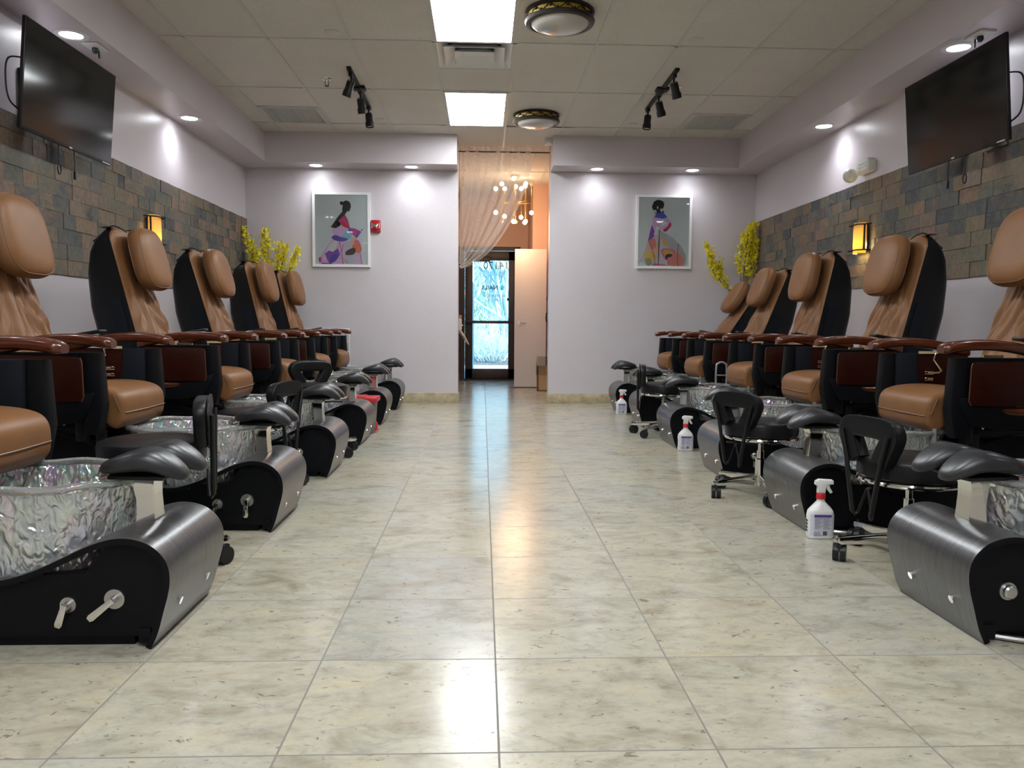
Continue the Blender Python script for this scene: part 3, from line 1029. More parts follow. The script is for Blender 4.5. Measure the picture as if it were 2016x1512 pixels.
for (x, y, label, s) in ((-2.50, 5.28, 'small white bracket box at top of the left television', 1), (3.0, 4.76, 'white power box on the soffit behind the right television', -1)):
    t = thing('outlet_box', label, 'outlet box', (x, y, SB))
    obj('plate', MB().box(-.05, .05, -.08, .08, -.012, 0, .003), 'white', t)
    obj('plug', MB().lathe([(0, -.012), (.018, -.012), (.020, -.03), (.012, -.045), (0, -.046)], 16).cyl((0, .05, -.06), (0, .05, -.012), .005), 'black_plastic', t)

# ------------------------------------------------------------------ sconces, emergency light, strobe
MT['sconce_shade'] = None
def shade_mat():
    m = bpy.data.materials.new('ivory_sconce_glass')
    m.use_nodes = True
    t = m.node_tree
    t.nodes.remove(t.nodes['Principled BSDF'])
    out = t.nodes['Material Output']
    d = t.nodes.new('ShaderNodeBsdfDiffuse')
    d.inputs[0].default_value = (.72, .60, .40, 1)
    tr = t.nodes.new('ShaderNodeBsdfTranslucent')
    tr.inputs[0].default_value = (.97, .74, .26, 1)
    m1 = t.nodes.new('ShaderNodeMixShader')
    m1.inputs[0].default_value = .55
    t.links.new(d.outputs[0], m1.inputs[1])
    t.links.new(tr.outputs[0], m1.inputs[2])
    t.links.new(m1.outputs[0], out.inputs[0])
    return m
MT['sconce_shade'] = shade_mat()
def sconce(wx, y, sgn, label):
    t = thing('wall_sconce', label, 'wall lamp', (wx, y, 1.65), 0, 'slate wall sconces')
    def sh(u, v):
        an = PI * (u - .5)
        r = .066 + .004 * math.cos((v - .5) * PI)
        return (sgn * (.03 + r * math.cos(an) * .95), .075 * math.sin(an), -.125 + .25 * v)
    mb = MB()
    mb.grid(sh, 17, 12)
    mb.grid(lambda u, v: tuple(a * (1 if i == 2 else .97) for i, a in enumerate(sh(u, v))), 17, 12)
    obj('shade', mb, 'sconce_shade', t)
    f = MB()
    for z in (-.100, .108):
        f.tube([(sgn * .012, -.125, z), (sgn * .055, -.098, z), (sgn * .106, -.070, z), (sgn * .106, .070, z), (sgn * .055, .098, z), (sgn * .012, .125, z)], .006, 6)
    for yy in (-.094, .094):
        f.box(min(sgn * .050, sgn * .062), max(sgn * .050, sgn * .062), yy - .006, yy + .006, -.105, .113)
    f.box(min(sgn * .012, sgn * .022), max(sgn * .012, sgn * .022), -.07, .07, -.11, .11)
    obj('iron_frame', f, 'bronze', t)
    ld = bpy.data.lights.new('sconce_bulb', 'POINT')
    ld.energy = 4.0
    ld.color = (1.0, .76, .36)
    ld.shadow_soft_size = .02
    lo = bpy.data.objects.new('sconce_bulb', ld)
    C.objects.link(lo)
    lo.parent = t
    lo.location = (sgn * .06, 0, -.055)
sconce(XL + .016, 6.49, 1, 'lit amber wall sconce on the left slate band')
sconce(XR - .016, 6.45, -1, 'lit amber wall sconce on the right slate band')

t = thing('emergency_light', 'white emergency light with one swivel lamp on the right wall', 'emergency light', (XR, 6.45, 2.24))
obj('housing', MB().prism([(-.11, -.055), (.11, -.055), (.11, .03), (.085, .055), (-.085, .055), (-.11, .03)], 'x', -.07, 0, .012), 'offwhite', t)
lt = MB()
for a in range(5):
    for b in range(3):
        lt.sph((-.071, -.075 + a * .03, -.028 + b * .026), (.006, .013, .011), 8, 6)
obj('lamp_lattice', lt, 'white', t)
hd = MB()
Mh = Matrix.Translation((-.085, .17, -.05)) @ Matrix.Rotation(R(55), 4, 'Z') @ Matrix.Rotation(R(-115), 4, 'Y')
hd.lathe([(0, .045), (.03, .038), (.055, .012), (.06, -.012), (.055, -.014), (0, -.012)], 24, 0, Mh)
hd.tube([(-.05, .09, -.03), (-.06, .12, -.04), (-.075, .15, -.045)], .01, 8)
obj('swivel_lamp', hd, 'offwhite', t)

t = thing('fire_alarm_strobe', 'red fire alarm strobe beside the pink dress picture', 'fire alarm', (-1.228, YF, 2.037))
obj('housing', MB().box(-.054, .054, -.045, 0, -.07, .07, .01), 'red_alarm', t)
obj('strobe_lens', MB().box(-.026, .026, -.062, -.044, -.026, .026, .008), 'chrome', t)
tx = MB()
for s in (-1, 1):
    for k in range(4):
        tx.box(s * .042 - .004, s * .042 + .004, -.0462, -.0448, -.024 + k * .015, -.014 + k * .015)
obj('fire_lettering', tx, 'white', t)

# ------------------------------------------------------------------ framed prints
def cmat(name, c, r=.6):
    if sum(c) > .3:
        c = tuple(min(.92, v * 1.6) for v in c)
    k = 'art_' + name
    if k not in MT:
        MT[k] = simple('print_ink_' + name, c, r)
    return MT[k]
AC = dict(paper=(.52, .56, .57), dark=(.035, .038, .036), magenta=(.50, .04, .20), crimson=(.45, .02, .06), lilac=(.56, .38, .62), pale=(.62, .56, .68), indigo=(.09, .06, .34),
          violet=(.20, .07, .36), teal=(.22, .42, .52), pink=(.62, .38, .56), rose=(.62, .14, .20), peach=(.68, .36, .27), orange=(.66, .16, .04), brown=(.10, .05, .05),
          stem=(.25, .10, .09), olive=(.26, .28, .10), blue=(.04, .09, .42), grey=(.36, .35, .37), ochre=(.62, .38, .09), gold=(.52, .34, .06), coral=(.64, .20, .16), mist=(.45, .44, .50), black=(.012, .012, .012))

def picture(label, corners, inner, shapes, smooth):
    (x0, x1, z0, z1) = corners
    t = thing('framed_print', label, 'picture', ((x0 + x1) / 2, YF, (z0 + z1) / 2))
    hw, hh = (x1 - x0) / 2, (z1 - z0) / 2
    fw_ = .030
    f = MB()
    for a in ((-hw, hw, hh - fw_, hh), (-hw, hw, -hh, -hh + fw_), (-hw, -hw + fw_, -hh + fw_, hh - fw_), (hw - fw_, hw, -hh + fw_, hh - fw_)):
        f.box(a[0], a[1], -.034, 0, a[2], a[3])
    obj('frame', f, 'white_frame', t)
    obj('paper', MB().box(-hw + fw_, hw - fw_, -.012, -.008, -hh + fw_, hh - fw_), cmat('paper', AC['paper']), t)
    ix0, ix1, iy0, iy1 = inner
    W, H = 2 * (hw - fw_), 2 * (hh - fw_)
    names = []
    mb = MB()
    d = -.0122
    for col, pts, sm in shapes:
        if col not in names:
            names.append(col)
        P = [((px - ix0) / (ix1 - ix0) - .5, .5 - (py - iy0) / (iy1 - iy0)) for px, py in pts]
        P = [(max(-.498, min(.498, a)) * W, max(-.498, min(.498, b)) * H) for a, b in P]
        if sm:
            P = [p[:2] for p in catmull([(a, b, 0) for a, b in P], 4, True)]
            P = [(max(-.498 * W, min(.498 * W, a)), max(-.498 * H, min(.498 * H, b))) for a, b in P]
        d -= .00018
        mb.poly([(a, d, b) for a, b in P], names.index(col))
    obj('figure_artwork', mb, [cmat(c, AC[c]) for c in names], t)
    obj('glazing', MB().box(-hw + fw_, hw - fw_, -.024, -.0225, -hh + fw_, hh - fw_), 'picture_glass', t)
    return t

def line(pts, wd):
    up = [(x - wd, y) for x, y in pts]
    dn = [(x + wd, y) for x, y in pts[::-1]]
    return up + dn
A1 = [
    ('pink', [(560, 960), (690, 1000), (700, 1282), (372, 1282), (400, 1190), (470, 1080)], 0),
    ('pale', [(500, 1060), (600, 1000), (560, 1120), (430, 1240)], 1),
    ('mist', [(690, 1000), (790, 1000), (800, 1282), (700, 1282)], 0),
    ('pink', [(800, 1150), (862, 1140), (885, 1282), (800, 1282)], 0),
    ('lilac', [(530, 872), (600, 838), (680, 850), (740, 900), (740, 980), (640, 1005), (570, 960)], 1),
    ('teal', [(680, 905), (748, 880), (760, 960), (700, 1000), (640, 985)], 1),
    ('indigo', [(528, 962), (570, 938), (640, 960), (720, 985), (665, 1012), (590, 1008), (540, 985)], 1),
    ('violet', [(735, 852), (800, 858), (875, 895), (820, 975), (765, 925), (715, 880)], 0),
    ('magenta', [(790, 868), (830, 890), (800, 945), (765, 905)], 1),
    ('peach', [(745, 1000), (785, 958), (832, 1000), (770, 1055)], 1),
    ('rose', [(790, 1010), (835, 995), (868, 1060), (875, 1120), (820, 1150), (790, 1080)], 1),
    ('orange', [(770, 1055), (820, 1048), (862, 1085), (845, 1130), (790, 1135)], 1),
    ('brown', [(695, 1130), (780, 1085), (808, 1115), (780, 1165), (695, 1172)], 1),
    ('violet', [(448, 1160), (495, 1122), (540, 1140), (600, 1095), (628, 1165), (580, 1240), (500, 1275), (468, 1215)], 0),
    ('indigo', [(520, 1190), (600, 1170), (570, 1245), (505, 1270)], 1),
    ('magenta', [(375, 1215), (400, 1200), (405, 1250), (385, 1260)], 1),
    ('indigo', [(410, 1268), (520, 1270), (545, 1282), (400, 1282)], 0),
    ('stem', line([(620, 1015), (640, 1120), (650, 1200), (660, 1282)], 4), 0),
    ('stem', line([(672, 1040), (655, 1085), (645, 1130)], 3), 0),
    ('stem', line([(858, 1120), (868, 1200), (882, 1282)], 3), 0),
    ('olive', line([(575, 1225), (640, 1205), (690, 1240), (720, 1282)], 5), 0),
    ('magenta', [(872, 868), (888, 866), (893, 876), (882, 884), (872, 880)], 1),
    ('dark', [(695, 640), (660, 655), (600, 725), (520, 845), (575, 858), (628, 828), (585, 822), (568, 800), (620, 745), (680, 702), (705, 668)], 0),
    ('magenta', [(684, 695), (718, 755), (724, 805), (740, 850), (690, 850), (655, 835), (632, 795), (610, 770), (655, 725)], 0),
    ('crimson', [(700, 820), (735, 835), (738, 862), (700, 850), (650, 820), (630, 775), (660, 770)], 1),
    ('dark', [(648 + 21 * math.cos(q * .5236), 562 + 23 * math.sin(q * .5236)) for q in range(12)], 0),
    ('dark', [(664, 560), (662, 580), (660, 600), (658, 625), (652, 650), (690, 668), (720, 655), (735, 657), (742, 648), (744, 634), (750, 626), (748, 618), (756, 612), (750, 598), (754, 578), (746, 552), (722, 534), (696, 530), (674, 540)], 0),
]
picture('framed print of a figure in a pink floral dress, left of the opening', (-1.951, -1.292, 1.569, 2.418), (340, 950, 465, 1285), A1, 0)
A2 = [
    ('mist', [(960, 700), (1015, 690), (1150, 770), (1225, 850), (1262, 930), (1262, 1027), (900, 1027), (860, 990), (815, 1008), (870, 920), (905, 810)], 0),
    ('grey', [(1015, 700), (1120, 755), (1205, 835), (1262, 930), (1262, 1010), (1120, 870), (1040, 800)], 0),
    ('peach', [(905, 815), (985, 800), (1000, 900), (960, 960), (900, 900)], 1),
    ('coral', [(915, 800), (970, 775), (985, 850), (945, 870)], 1),
    ('ochre', [(868, 925), (905, 880), (960, 890), (1000, 950), (950, 985), (885, 960)], 0),
    ('ochre', [(1020, 760), (1060, 790), (1095, 830), (1070, 840), (1040, 810)], 1),
    ('olive', [(888, 965), (935, 960), (950, 1010), (915, 1027), (895, 1000)], 1),
    ('rose', [(1030, 880), (1075, 862), (1130, 872), (1165, 895), (1140, 935), (1080, 970), (1045, 930)], 1),
    ('gold', [(1055, 890), (1100, 880), (1145, 900), (1120, 930), (1070, 935)], 1),
    ('brown', [(1075, 928), (1125, 915), (1130, 938), (1095, 950), (1080, 975)], 1),
    ('coral', [(1100, 975), (1180, 910), (1230, 950), (1235, 1027), (1120, 1027)], 1),
    ('rose', [(960, 1005), (1060, 1010), (1100, 1027), (950, 1027)], 0),
    ('stem', line([(1012, 690), (1015, 800), (1012, 920), (1008, 1025)], 4), 0),
    ('stem', line([(925, 800), (950, 880), (975, 960), (980, 1025)], 3), 0),
    ('stem', line([(1095, 960), (1100, 1025)], 3), 0),
    ('stem', line([(1190, 820), (1180, 930), (1190, 1025)], 4), 0),
    ('violet', [(940, 655), (988, 655), (962, 760), (908, 805)], 0),
    ('lilac', [(948, 598), (965, 575), (1040, 585), (1022, 650), (1000, 665), (980, 740), (960, 690), (944, 650)], 0),
    ('pale', [(985, 660), (1005, 665), (1008, 745), (960, 740)], 0),
    ('lilac', [(1035, 582), (1078, 580), (1118, 618), (1122, 655), (1075, 710), (1012, 682), (1006, 662), (1055, 655), (1085, 632), (1050, 605)], 0),
    ('crimson', [(1106, 625), (1120, 655), (1075, 708), (1045, 697), (1085, 665)], 1),
    ('blue', [(962, 580), (985, 545), (1040, 525), (1082, 578), (1042, 592)], 0),
    ('indigo', [(968, 525), (980, 545), (1000, 540), (1050, 515), (1052, 535), (1000, 560), (975, 556)], 0),
    ('black', [(980, 500), (1015, 495), (1020, 535), (985, 545)], 0),
    ('black', [(955, 440), (945, 468), (940, 480), (946, 485), (944, 495), (952, 512), (980, 512), (1010, 510), (1020, 498), (1040, 500), (1048, 480), (1052, 455), (1040, 432), (1010, 420), (980, 422)], 0),
    ('paper', [(990, 478), (998, 482), (998, 500), (990, 502), (986, 490)], 1),
]
picture('framed print of a figure in a long blue floral dress, right of the opening', (1.779, 2.435, 1.585, 2.435), (820, 1283, 398, 1030), A2, 0)

# ------------------------------------------------------------------ curtain and chandelier
t = thing('sheer_curtain', 'swagged cream sheer curtain with vine pattern in the opening', 'curtain', (0, YF + .07, 0))
def cur(s, v):
    p0 = Vector((-.272 + (.594 + .272) * s, 2.93))
    c1 = Vector((-.272 + .80 * s, 2.55 - .25 * s))
    c2 = Vector((-.272 + .40 * s ** 1.2, 2.05 - .42 * s))
    p3 = Vector((-.268 - .0 * s, 1.70 - .13 * s))
    a = (1 - v) ** 3 * p0 + 3 * (1 - v) ** 2 * v * c1 + 3 * (1 - v) * v * v * c2 + v ** 3 * p3
    fold = .016 * math.sin(s * 46 + 1.5 * math.sin(v * 4)) + .010 * math.sin(s * 17 + 2)
    sag = .05 * math.sin(PI * v) * s
    return (a.x + .006 * math.sin(s * 40 + v * 6), fold * (.6 + .4 * v) - sag * .3, a.y)
obj('drape', MB().grid(cur, 180, 44), 'sheer', t)
obj('header_ruffle', MB().grid(lambda s, v: (-.272 + .866 * s, .014 * math.sin(s * 90 + v), 2.925 + .05 * v + .006 * math.sin(s * 60)), 160, 4), 'sheer', t)
tb = MB().tube([(-.283, -.03, 1.60), (-.24, -.04, 1.585), (-.21, -.02, 1.60), (-.22, .03, 1.63), (-.283, .03, 1.64)], .006, 6)
obj('tieback', tb, 'sheer', t)
tag(obj('curtain_rod', MB().cyl((OL, YF + .07, 2.915), (OR_, YF + .07, 2.915), .007), 'bronze'), 'thin dark curtain rod across the opening', 'curtain rod')

t = thing('chandelier', 'brass chandelier of vertical rods with glowing globe bulbs behind the curtain', 'chandelier', (.44, 11.15, 0))
obj('canopy', MB().lathe([(0, 3.011), (.06, 3.011), (.06, 2.99), (.012, 2.985), (0, 2.985)], 24), 'brass', t)
obj('stem', MB().cyl((0, 0, 2.45), (0, 0, 2.99), .008).lathe([(0, 2.60), (.05, 2.60), (.05, 2.66), (0, 2.66)], 24), 'brass', t)
BUL = [(.245, .02, 2.90, 2.50), (.17, .17, 2.93, 2.40), (.03, .25, 2.90, 2.40), (-.13, .2, 2.86, 2.47), (-.26, .04, 2.83, 2.50), (-.18, -.17, 2.86, 2.36), (-.02, -.26, 2.92, 2.34), (.14, -.2, 2.83, 2.335), (.10, .06, 2.84, 2.44)]
for k, (dx, dy, zt, zb) in enumerate(BUL):
    a = obj('arm', MB().cyl((0, 0, 2.63), (dx, dy, 2.63), .005, seg=8).cyl((dx, dy, zb + .03), (dx, dy, zt - .03), .008, seg=10), 'brass', t)
    for z in (zt, zb):
        unlit = (k == 0 and z == zt) or (k in (2, 5) and z == zb)
        obj('globe_bulb', MB().sph((dx, dy, z), .030, 14, 10), 'frost_warm' if unlit else 'bulb_glow', a)
ld = bpy.data.lights.new('chandelier_glow', 'POINT')
ld.energy = FOYER_W
ld.color = (1.0, .66, .38)
ld.shadow_soft_size = .25
lo = bpy.data.objects.new('chandelier_glow', ld)
C.objects.link(lo)
lo.parent = t
lo.location = (0, -.05, 2.22)

# ------------------------------------------------------------------ flowering branches
def forsythia(label, loc, stems, vlabel):
    v = thing('floor_vase', vlabel, 'vase', loc)
    obj('vase_body', MB().lathe([(0, 0), (.07, 0), (.085, .02), (.10, .35), (.085, .75), (.05, .95), (.06, 1.0), (.055, 1.0), (.045, .95), (0, .9)], 28), 'bronze', v)
    t = thing('forsythia_branches', label, 'flowers', (loc[0], loc[1], .95))
    for (dx, dy, top, bend, b0) in stems:
        ctrl = [(0, 0, -.02), (dx * .22 + bend * .1, dy * .3, (top - .95) * .38), (dx * .62 + bend, dy * .7, (top - .95) * .74), (dx, dy, top - .95)]
        pts = [Vector(p) for p in catmull(ctrl, 10)]
        mb = MB().tube(pts, [.006 * (1 - .7 * i / len(pts)) for i in range(len(pts))], 5)
        side = []
        for k in range(5):
            i = int(len(pts) * (b0 + (.9 - b0) * k / 5))
            d = (pts[min(i + 1, len(pts) - 1)] - pts[i]).normalized()
            e = pts[i] + (d * .09 + Vector((random.uniform(-.06, .06), random.uniform(-.06, .03), .03)))
            mb.tube([pts[i], e], [.003, .0015], 4)
            side.append((pts[i], e))
        o = obj('branch', mb, 'bark', t)
        fm, lm = MB(), MB()
        def blossom(p, s):
            q = Euler((random.uniform(0, 6), random.uniform(0, 6), random.uniform(0, 6))).to_matrix()
            for a in range(4):
                c, s_ = math.cos(a * PI / 2), math.sin(a * PI / 2)
                fm.poly([p + q @ Vector(vv) * s for vv in ((0, 0, 0), (.55 * c - .38 * s_, .55 * s_ + .38 * c, .15), (1.15 * c, 1.15 * s_, .45), (.55 * c + .38 * s_, .55 * s_ - .38 * c, .15))])
        n = len(pts)
        for k in range(120):
            i = min(n - 1, int(n * (b0 + (1 - b0) * random.random())))
            rr = .028 * (1.15 - .5 * (i / n))
            blossom(pts[i] + Vector((random.gauss(0, rr), random.gauss(0, rr), random.gauss(0, rr))), random.uniform(.014, .022))
        for (a, e) in side:
            for k in range(9):
                blossom(a.lerp(e, random.random()) + Vector((random.gauss(0, .014), random.gauss(0, .014), random.gauss(0, .014))), random.uniform(.012, .019))
        for k in range(9):
            i = n - 1 - random.randint(0, int(n * .35))
            p = pts[i]
            q = Euler((random.uniform(0, 6), random.uniform(0, 6), random.uniform(0, 6))).to_matrix()
            lm.poly([p + q @ Vector(vv) * .032 for vv in ((0, 0, 0), (.35, .25, .1), (1, 0, 0), (.35, -.25, .1))])
        obj('blossoms', fm, 'yellow', o)
        obj('leaves', lm, 'leaf', o)
forsythia('spreading yellow forsythia branches in the far left corner', (-2.40, 9.0, 0),
          [(-.26, -.06, 1.95, -.03, .45), (-.20, -.02, 1.82, -.05, .4), (-.05, -.03, 1.97, -.02, .4), (.0, -.08, 1.86, .0, .4), (.12, -.05, 1.82, .02, .45), (.18, -.02, 1.78, .02, .45), (.34, -.06, 1.75, .03, .5), (-.12, -.1, 1.72, -.03, .35)],
          'dark floor vase in far left corner behind the chairs')
forsythia('yellow forsythia in two clusters in the far right corner', (2.985, 9.0, 0),
          [(.12, -.04, 2.10, .02, .55), (.05, -.08, 2.05, .0, .55), (.16, -.04, 1.93, .04, .5), (.0, -.04, 1.97, -.02, .5), (.10, -.02, 1.86, .03, .5), (-.43, -.05, 1.86, -.07, .55), (-.38, -.08, 1.74, -.10, .55), (-.28, -.05, 1.66, -.06, .5)],
          'dark floor vase in far right corner behind the chairs')

# ------------------------------------------------------------------ pedicure chairs
# chair frame: origin on the floor under the console's front edge, +x towards the aisle, +y the sitter's left
def make_chair():
    root = thing('pedicure_chair', '', 'pedicure chair', (0, 0, 0), 0, None)
    roles = {}
    # console shell
    ctrl = [(0, 0), (.020, .045), (.037, .105), (.052, .160), (.057, .200), (.053, .234), (.040, .262), (.018, .286), (-.008, .302), (-.045, .313), (-.084, .315), (-.125, .307), (-.175, .289), (-.24, .258), (-.32, .222), (-.42, .197), (-.52, .215), (-.62, .29), (-.73, .372), (-.83, .420), (-.93, .442), (-1.05, .44), (-1.18, .40), (-1.30, .31), (-1.37, .18), (-1.39, 0)]
    P = [Vector((x, z)) for x, z, _ in catmull([(a, b, 0) for a, b in ctrl], 5)]
    n = len(P)
    th, hw = .017, .228
    N = []
    for i in range(n):
        d = (P[min(i + 1, n - 1)] - P[max(i - 1, 0)]).normalized()
        N.append(Vector((-d.y, d.x)))
    Q = [P[i] + N[i] * th for i in range(n)]
    mb = MB()
    def strip(a, ya, b, yb, mi):
        mb.grid(lambda u, v: ((a if v < .5 else b)[int(round(u * (n - 1)))].x, ya if v < .5 else yb, (a if v < .5 else b)[int(round(u * (n - 1)))].y), n, 2, mi=mi)
    strip(P, hw, P, -hw, 0)
    strip(Q, -hw, Q, hw, 1)
    strip(P, -hw, Q, -hw, 1)
    strip(Q, hw, P, hw, 1)
    for i in (0, n - 1):
        mb.poly([(P[i].x, -hw, P[i].y), (P[i].x, hw, P[i].y), (Q[i].x, hw, Q[i].y), (Q[i].x, -hw, Q[i].y)], 1)
    bmesh.ops.recalc_face_normals(mb.bm, faces=mb.bm.faces)
    shell = obj('console_shell', mb, ['brushed', 'black'], root, sharp=50)
    caps = MB()
    # body panels
    inner = [P[i] + N[i] * (th + .002) for i in range(n)]
    front = [p for p in inner if p.x > -.132 and p.y > .03 and p.x < .06]
    front = front[:max(i for i, p in enumerate(front) if p.x > -.132) + 1]
    rear = [p for p in inner if p.x < -.66 and p.y > .03]
    poly = [(-.012, .030)] + [(p.x, p.y) for p in front] + [(-.185, .209), (-.345, .206), (-.35, .185), (-.60, .180), (-.655, .25)] + [(p.x, p.y) for p in rear] + [(-1.36, .030)]
    b = MB().prism(poly, 'y', -.205, .205)
    b.box(-.04, -.005, -.215, .215, .012, .055, .003)
    b.box(-1.30, -.06, -.19, .19, .0, .032)
    obj('console_body', b, 'black', root)
    for s in (-.105, .12):
        c = MB().cyl((.034, s, .0985), (.040, s, .0965), .012, seg=20)
        obj('screw_cap', c, 'chrome', root)
    # drain valves on both flanks
    vs = {}
    for s in (-1, 1):
        for k, x, z, r, hx, hz in ((0, -.232, .122, .022, -.016, -.048), (1, -.104, .138, .028, -.055, -.045), (3, -.104, .138, .028, 0, -.062)):
            v = MB().cyl((x, s * .205, z), (x, s * .211, z), r, seg=24).cyl((x, s * .211, z), (x, s * .232, z), .011, seg=14)
            vo = obj('drain_valve', v, 'steel', root)
            h = MB()
            Mh = Matrix.Translation((x, s * .232, z)) @ Matrix.Rotation(math.atan2(-hx, -hz), 4, 'Y')
            L = math.hypot(hx, hz)
            h.prism([(-.008, .008), (-.011, -L), (-.007, -L - .009), (.007, -L - .009), (.011, -L), (.008, .008)], 'y', -.004 + 0, .004, .002, M=Mh)
            obj('valve_lever', h, 'chrome', vo)
            vs[(s, k)] = vo
        x, z = -.165, .150
        v = MB().cyl((x, s * .205, z), (x, s * .214, z), .024, seg=24).sph((x, s * .216, z), (.019, .012, .019), 16, 10)
        vo = obj('drain_knob', v, 'chrome', root)
        h = MB().box(x - .007, x + .007, s * .214 - .004, s * .214 + .004, z - .07, z - .012, .003)
        obj('valve_lever', h, 'chrome', vo)
        vs[(s, 2)] = vo
        v = MB().cyl((-.072, s * .205, .152), (-.072, s * .212, .152), .026, seg=24).lathe([(0, .0), (.021, 0), (.020, .014), (.015, .018), (0, .018)], 24, 0, Matrix.Translation((-.072, s * .211, .152)) @ Matrix.Rotation(-s * PI / 2, 4, 'X'))
        vs[(s, 4)] = obj('drain_knob', v, 'steel', root)
    # basin
    def outl(u, rx, ry):
        a = 2 * PI * u
        c, s_ = math.cos(a), math.sin(a)
        e = 2.35
        k = (abs(c) ** e + abs(s_) ** e) ** (-1 / e)
        wob = 1 + .012 * math.cos(8 * a)
        return rx * k * c * wob, ry * k * s_ * wob
    cx = -.395
    def wall(zr):
        def f(u, v):
            r, z = zr(v)
            x, y = outl(u, .29 * r, (.228 + .015 * (z - .165) / .275) * r)
            rip = 1 + .006 * math.sin(u * 90 + 4 * math.sin(v * 9)) * math.sin(v * 21 + u * 30)
            return (cx + x * rip, y * rip, z)
        return f
    mo = MB()
    mo.grid(wall(lambda v: (.83 + .115 * v, .165 + .275 * v)), 120, 26, cu=True)
    mo.grid(wall(lambda v: (.79 + .115 * v, .19 + .25 * v)), 120, 22, cu=True, flip=True, mi=1)
    def bot(z, r, fl):
        mo.grid(lambda u, v: (cx + outl(u, .29 * r * v, .228 * r * v)[0], outl(u, .29 * r * v, .228 * r * v)[1], z), 60, 4, cu=True, flip=fl)
    bot(.165, .83, True)
    bot(.19, .79, False)
    basin = obj('foot_basin', mo, ['crystal', 'crystal_inner'], root, sharp=60)
    def rimf(u, v):
        a = 2 * PI * v
        x, y = outl(u, .29 * .965, .243 * .965)
        m = 1 + .048 * math.cos(a)
        return (cx + x * m, y * m, .448 + .013 * math.sin(a) + .003 * math.cos(2 * PI * u * 8))
    obj('basin_rim', MB().grid(rimf, 120, 12, cu=True, cv=True), 'rim', basin, sharp=60)
    fc = MB().tube(catmull([(-.135, .03, .43), (-.15, .03, .462), (-.19, .03, .474), (-.235, .03, .462), (-.245, .03, .44)], 5), .011, 10)
    fc.lathe([(0, .425), (.022, .425), (.022, .438), (.014, .444), (0, .444)], 18, M=Matrix.Translation((-.135, .03, 0)))
    fc.sph((-.16, -.06, .452), (.016, .016, .014), 12, 8)
    fc.cyl((-.16, -.06, .425), (-.16, -.06, .452), .010)
    obj('faucet', fc, 'chrome', root)
    # footrest
    def loft(secs):
        return MB().grid(lambda u, v: (lambda k, a: (secs[k][0] + secs[k][1] * max(-1, min(1, 1.5 * math.cos(a))), secs[k][2] * max(-1, min(1, 1.5 * math.sin(a))), secs[k][3]))(int(round(v * (len(secs) - 1))), 2 * PI * u + PI / 16), 32, len(secs), cu=True)
    post = obj('footrest_post', loft([(-.086, .029, .037, .306), (-.086, .026, .036, .34), (-.088, .025, .035, .385), (-.092, .029, .036, .42), (-.100, .046, .040, .448), (-.105, .06, .05, .458)]), 'chrome', root)
    mp_ = MB().prism([(-.165, -.10), (.0, -.12), (.02, 0), (.0, .12), (-.165, .10), (-.19, 0)], 'z', .454, .466, .003)
    obj('footrest_plate', mp_, 'black_metal', post)
    lp = MB().tube([(-.16, -.07, .462), (-.205, -.06, .450), (-.215, 0, .446), (-.205, .06, .450), (-.16, .07, .462)], .006, 8)
    obj('footrest_loop', lp, 'chrome', post)
    for s in (-1, 1):
        def pad(u, v):
            # u along foot (0 basin end, 1 aisle end), v around section
            uu = .5 - .5 * math.cos(PI * u)
            x = -.188 + .245 * uu
            e = max(0, 1 - abs(2 * uu - 1) ** 3.6) ** .5
            wd = (.058 + .016 * math.sin(PI * min(1, uu * .95 + .1)) + .004 * math.sin(2 * PI * uu)) * (.25 + .75 * e) * (1 if 0 < uu < 1 else 0)
            a = 2 * PI * v
            ca, sa = math.cos(a), math.sin(a)
            sx_ = math.copysign(abs(ca) ** .7, ca)
            zc = .484 + .022 * math.sin(PI * min(1, uu * .95 + .05)) - .030 * max(0, uu - .60) ** 1.2 * 2.5 - .004 * (1 - uu)
            top = (.030 + .014 * math.exp(-((uu - .6) / .28) ** 2)) * (.2 + .8 * e)
            zz = zc + (top * abs(sa) ** .75 if sa > 0 else -.024 * (.2 + .8 * e) * abs(sa) ** .7)
            if sa > 0:
                zz -= .010 * e * math.exp(-((sx_ + .1) / .35) ** 2) * math.exp(-((uu - .3) / .25) ** 2)
            return (x, s * .0745 + wd * sx_, zz)
        obj('foot_pad', MB().grid(pad, 30, 28, cv=True), 'rubber', root, sharp=70)
    # seat
    prof = [(-.535, .555), (-.537, .50), (-.548, .474), (-.572, .453), (-.605, .460), (-.645, .503), (-.70, .532), (-1.04, .512), (-1.06, .55), (-1.04, .60), (-.90, .628), (-.75, .640), (-.64, .634), (-.575, .618), (-.545, .592)]
    sm = [p[:2] for p in catmull([(a, b_, 0) for a, b_ in prof], 4, True)]
    seat = obj('seat_cushion', MB().prism(sm, 'y', -.218, .218, .022, 3), 'leather', root, sharp=50)
    obj('seat_piping', MB().tube([(-.58, -.221, .60), (-.553, -.219, .53), (-.534, -.20, .523), (-.533, 0, .521), (-.534, .20, .523), (-.553, .219, .53), (-.58, .221, .60)], .003, 6), 'leather_dark', seat)
    sb = MB().box(-1.22, -.66, -.20, .20, .44, .535, .01)
    sb.box(-1.15, -.80, -.17, .17, .40, .45, .006)
    sb.box(-.74, -.69, -.235, -.205, .40, .56, .006).box(-.74, -.69, .205, .235, .40, .56, .006)
    sb.box(-1.16, -.72, -.21, -.17, .43, .46).box(-1.16, -.72, .17, .21, .43, .46)
    obj('seat_base', sb, 'black_metal', root)
    for s in (-1, 1):
        fb = MB().box(-.735, -.695, s * .217 - .014, s * .217 + .014, .36, .45, .003)
        obj('base_strut', fb, 'black_metal', root)
    bo = MB()
